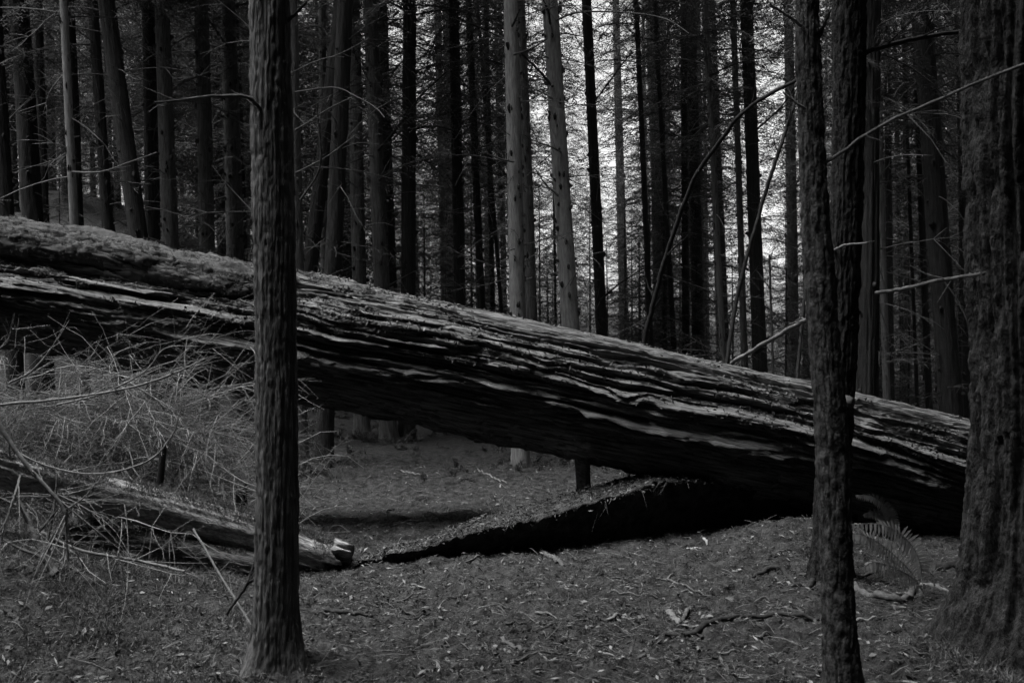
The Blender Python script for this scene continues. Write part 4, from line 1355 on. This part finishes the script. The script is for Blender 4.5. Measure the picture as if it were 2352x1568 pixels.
def build_brush():
    mb = MB()
    fp, fd = [], []
    r_ = np.random.default_rng(950)
    for k in range(640):
        x = r_.uniform(-4.6, -2.5); y = r_.normal(7.5, 0.17)
        if k > 620:
            x = r_.uniform(-3.6, -2.4); y = r_.uniform(5.6, 6.6)
        g = gz(x, y)
        hb = float(brush_height(x, y)) if k <= 620 else 0.3
        z = g + hb * r_.random() ** 0.8
        L = r_.uniform(0.4, 1.3)
        a = r_.normal(-0.1, 0.45) + (math.pi if r_.random() < 0.2 else 0)
        P = rotz(twig_path(r_, L, r_.normal(0.22, 0.3), r_.uniform(0.0, 0.6), 9, 0.04), a) + [x, y, z]
        P[:, 2] = np.maximum(P[:, 2], g + 0.01)
        r0 = min(0.011, 0.0028 * math.exp(r_.normal(0.1, 0.55)))
        mb.add(*tube(P, np.linspace(r0, 0.0012, 9), 3))
        paths = [P]
        for j in range(r_.integers(5, 11)):
            i = r_.integers(1, 8)
            l2 = L * r_.uniform(0.15, 0.45)
            Q = rotz(twig_path(r_, l2, r_.normal(0.0, 0.5), r_.uniform(-.2, .6), 5, 0.06), a + r_.choice([-1, 1]) * r_.uniform(0.4, 1.2)) + P[i]
            mb.add(*tube(Q, np.linspace(0.0022, 0.001, 5), 3))
            paths.append(Q)
        for Q in paths:
            q = spline(Q, 11)
            rep = q if r_.random() < 0.6 else np.repeat(q, 3, 0)
            fp.append(rep + r_.normal(0, 0.003, rep.shape))
            fd.append(r_.normal(0, 1, rep.shape) + [0, 0, -0.3])
    fp, fd = np.vstack(fp), np.vstack(fd)
    fd /= np.linalg.norm(fd, axis=1)[:, None]
    root = thing("brush_pile", "tangled pile of fine mossy dead twigs before the log's mossy end", "brush pile", (-3.0, 7.25, gz(-3.0, 7.25)))
    parent_keep(tag(obj("twig_tangle", mb.mesh("twig_tangle", False), M['brush']), kind="stuff"), root)
    fibres("hanging_moss", fp, fd, 0.012, 0.05, 0.0018, M['mossf'], root)
    for pts, w0, w1, m in [
        ([(-30, 930, 5.2), (40, 1040, 5.2), (90, 1100, 5.2), (145, 1165, 5.2), (152, 1215, 5.2), (156, 1290, 5.2)], 13, 6, 'paletwig'),
        ([(48, 1090, 5.2), (30, 1150, 5.1), (5, 1230, 5.05), (-5, 1300, 5.0)], 6, 4, 'paletwig'),
        ([(-40, 932, 6.0), (130, 917, 6.0), (300, 890, 5.9), (400, 857, 5.8), (472, 823, 5.8)], 7, 3, 'paletwig'),
        ([(10, 990, 5.8), (60, 1050, 5.8), (200, 1088, 5.8), (330, 1063, 5.8), (392, 1005, 5.8), (414, 945, 5.8)], 6, 3, 'paletwig'),
        ([(300, 880, 6.0), (340, 905, 6.0), (362, 920, 6), (378, 938, 6.0)], 5, 4, 'paletwig'),
        ([(130, 930, 6.2), (230, 905, 6.2), (330, 855, 6.2), (380, 800, 6.2), (455, 795, 6.2)], 5, 2, 'paletwig'),
        ([(20, 880, 6.4), (75, 850, 6.4), (125, 790, 6.4), (160, 735, 6.4)], 5, 2, 'paletwig'),
        ([(0, 800, 6.4), (20, 780, 6.4), (32, 720, 6.4)], 4, 2, 'stick'),
        ([(150, 1172, 5.2), (200, 1135, 5.2), (232, 1090, 5.2)], 4, 2, 'paletwig'),
        ([(155, 1135, 5.2), (215, 1115, 5.3), (260, 1060, 5.3)], 4, 2, 'paletwig')]:
        px_branch("branch", root, pts, M[m], w0, w1, 6, 30, 0.3, subs=7)


build_brush()
pole("mossy_stick", "thick moss-coated stick leaning into the brush pile", "branch",
     [(128, 1320, 5.6), (100, 1270, 5.65), (72, 1215, 5.7), (42, 1150, 5.8)], M['moss'], 22, 14, 30)
pole("leaning_stick", "thin straight stick leaning from the small log toward the near tree", "branch",
     [(578, 1436, 5.1), (540, 1375, 5.4), (500, 1310, 5.8), (444, 1214, 6.3)], M['stick'], 6, 5, 24)
pole("pale_stick", "long pale bent stick sagging below the small mossy log", "branch",
     [(96, 1222, 5.9), (180, 1262, 5.8), (250, 1276, 5.8), (330, 1290, 5.8), (425, 1312, 5.7)], M['paletwig'], 8, 6, 30)
pole("curved_twig", "dark curved twig arching against the near furrowed tree", "twig",
     [(520, 1410, 5.0), (548, 1370, 5.0), (570, 1340, 5.0), (600, 1322, 4.95)], M['darktwig'], 7, 8, 20)

# fine undergrowth, mossy ground cover of the lower left and right corners
def build_groundcover():
    k = 60000
    X = np.concatenate([rng.uniform(-4.0, -0.9, k), rng.uniform(1.9, 3.3, k // 3)])
    Y = np.concatenate([rng.uniform(4.3, 7.2, k), rng.uniform(4.4, 5.3, k // 3)])
    dens = fbm(X * 2.5, Y * 2.5, 0.1, 97, 3)
    fade = np.where(X < 0, sstep(-1.0, -2.0, X), sstep(1.9, 2.5, X) * sstep(5.4, 4.9, Y))
    keep = rng.random(len(X)) < 1.6 * fade * np.clip(dens - 0.32, 0, 1) * 2
    X, Y = X[keep], Y[keep]
    p = np.stack([X, Y, ground_h(X, Y) + ground_fine(X, Y)], -1)
    d = rng.normal(0, 0.8, p.shape) + [0, 0, 0.7]
    d /= np.linalg.norm(d, axis=1)[:, None]
    fibres("ground_moss", p, d, 0.02, 0.07, 0.004, M['mossf'], None)


build_groundcover()

# ------------------------------------------------------------------ ferns
def frond(pts, wmax, n=34):
    P = spline(np.array([at(*p) for p in pts]), n)
    mb = MB()
    mb.add(*tube(P, np.linspace(0.004, 0.0012, n), 4))
    T = np.gradient(P, axis=0); T /= np.linalg.norm(T, axis=1)[:, None]
    side = np.cross(T, [0.0, -0.9, 0.45]); side /= np.linalg.norm(side, axis=1)[:, None]
    for i in range(5, n):
        f = (i - 5) / (n - 6)
        L = wmax * math.sin(math.pi * (0.12 + 0.86 * f)) ** 0.7 * (1 - 0.35 * f) + 0.006
        for sg in (-1, 1):
            d = side[i] * sg * 0.8 + T[i] * 0.35 + np.array([0, -0.3, -0.5]) + rng.normal(0, 0.06, 3)
            d /= np.linalg.norm(d)
            w = T[i] * 0.0105
            q = np.array([P[i] - w, P[i] + w, P[i] + d * L * 0.6 + w * 0.9 + [0, 0, -0.006], P[i] + d * L * 0.6 - w * 0.9 + [0, 0, -0.006], P[i] + d * L + [0, 0, -0.018]])
            mb.add(np.vstack([q, q[4:5] + w * 0.2]), [[0, 1, 2, 3], [3, 2, 5, 4]])
    return mb


def fern(label, base, fronds, wmax):
    b = on_ground(*base)
    root = thing("sword_fern", label, "fern", tuple(b), "sword ferns at the log's foot")
    for f in fronds:
        Y = b[1]
        f = [(base[0], base[1] + 4, Y)] + [(x, y, Y + dy) for x, y, dy in f]
        parent_keep(obj("frond", frond(f, wmax).mesh("frond", False), M['fern']), root)
    return root


fern("arching sword fern between the near slim tree and the great trunk", (2122, 1357), [
    [(2112, 1290, -.05), (2085, 1240, -.12), (2030, 1205, -.2), (1950, 1203, -.28)],
    [(2090, 1310, -.15), (2040, 1262, -.3), (1990, 1230, -.4), (1945, 1222, -.45)],
    [(2100, 1330, -.2), (2060, 1305, -.35), (2010, 1290, -.45), (1985, 1300, -.5)]], 0.095)
fern("fern frond in deep shade beneath the fallen log", (2060, 1238), [
    [(2052, 1195, 0), (2035, 1165, -.03), (2005, 1140, -.08), (1968, 1136, -.12)],
    [(2040, 1200, .05), (2010, 1175, .05), (1985, 1180, .0)]], 0.07)
fern("small fern frond peeking past the near slim tree's left side", (1905, 1240), [
    [(1890, 1205, 0), (1870, 1190, -.05), (1838, 1196, -.1)]], 0.05)


# brushy undergrowth beyond the log at the left
def build_undergrowth():
    mb = MB()
    r_ = np.random.default_rng(980)
    fp, fd = [], []
    for k in range(760):
        y = r_.uniform(9.8, 19); x = (r_.uniform(-60, 700) - 1176) / F * y
        L = r_.uniform(0.3, 0.9) * (0.75 + y / 40)
        if k >= 400:                     # scattered low sprigs farther along, and round the trunks' feet
            y = r_.uniform(11, 20); x = (r_.uniform(640, 1420) - 1176) / F * y; L = r_.uniform(0.1, 0.32)
            if k >= 470:
                p = random.choice([t_.location for t_ in tree_objs[8:32]]); x, y = p[0] + r_.normal(0, .22), p[1] - abs(r_.normal(0, .22))
        g = gz(x, y)
        a = r_.uniform(0, 6.28)
        P = rotz(twig_path(r_, L, r_.normal(0.55, 0.4), r_.uniform(0.1, 0.7), 7, 0.05), a) + [x, y, g]
        mb.add(*tube(P, np.linspace(0.006, 0.002, 7), 3))
        for j in range(3):
            i = r_.integers(1, 6)
            Q = rotz(twig_path(r_, L * 0.4, r_.normal(0.1, 0.5), r_.uniform(-.2, .6), 4, 0.06), a + r_.normal(0, 1)) + P[i]
            mb.add(*tube(Q, np.linspace(0.003, 0.0015, 4), 3))
            q = np.repeat(spline(Q, 8), 4, 0)
            fp.append(q + r_.normal(0, 0.01, q.shape)); fd.append(r_.normal(0, 1, q.shape))
    fp, fd = np.vstack(fp), np.vstack(fd); fd /= np.linalg.norm(fd, axis=1)[:, None]
    tag(obj("undergrowth_stems", mb.mesh("undergrowth_stems", False), M['twig']), kind="stuff")
    fibres("undergrowth_leaves", fp, fd, 0.03, 0.08, 0.006, M['needle'], None)


build_undergrowth()


# roots and loose fibres hanging along the earth bank's lip
def bank_roots():
    P, hh = lip_curve(240)
    r_ = np.random.default_rng(990)
    mb = MB()
    for k in range(36):
        i = r_.integers(15, 150)
        L = r_.uniform(0.04, 0.22) * (0.5 + hh[i])
        p = P[i] + [0, r_.uniform(-0.02, 0.05), r_.uniform(-0.02, 0.03)]
        d = np.array([r_.normal(0, 0.5), -abs(r_.normal(0.2, 0.2)), -r_.uniform(0.0, 1.0)])
        q = np.array([p + [0, 0.05, 0], p + d * L * 0.5 + r_.normal(0, 0.01, 3), p + d * L + r_.normal(0, 0.02, 3) + [0, 0, -0.3 * L]])
        mb.add(*tube(q, np.array([1, 0.8, 0.35]) * r_.uniform(0.0015, 0.005), 4))
    tag(obj("hanging_roots", mb.mesh("hanging_roots", False), M['twiglit']), kind="stuff")
    i = r_.integers(10, 170, 350)
    p = P[i] + r_.normal(0, 1, (350, 3)) * [0.03, 0.05, 0.018]
    flakes("bank_crumbs", p, np.tile([0, -0.5, 0.8], (350, 1)), 0.006, 0.022, M['litter'], None, 0.7)


bank_roots()
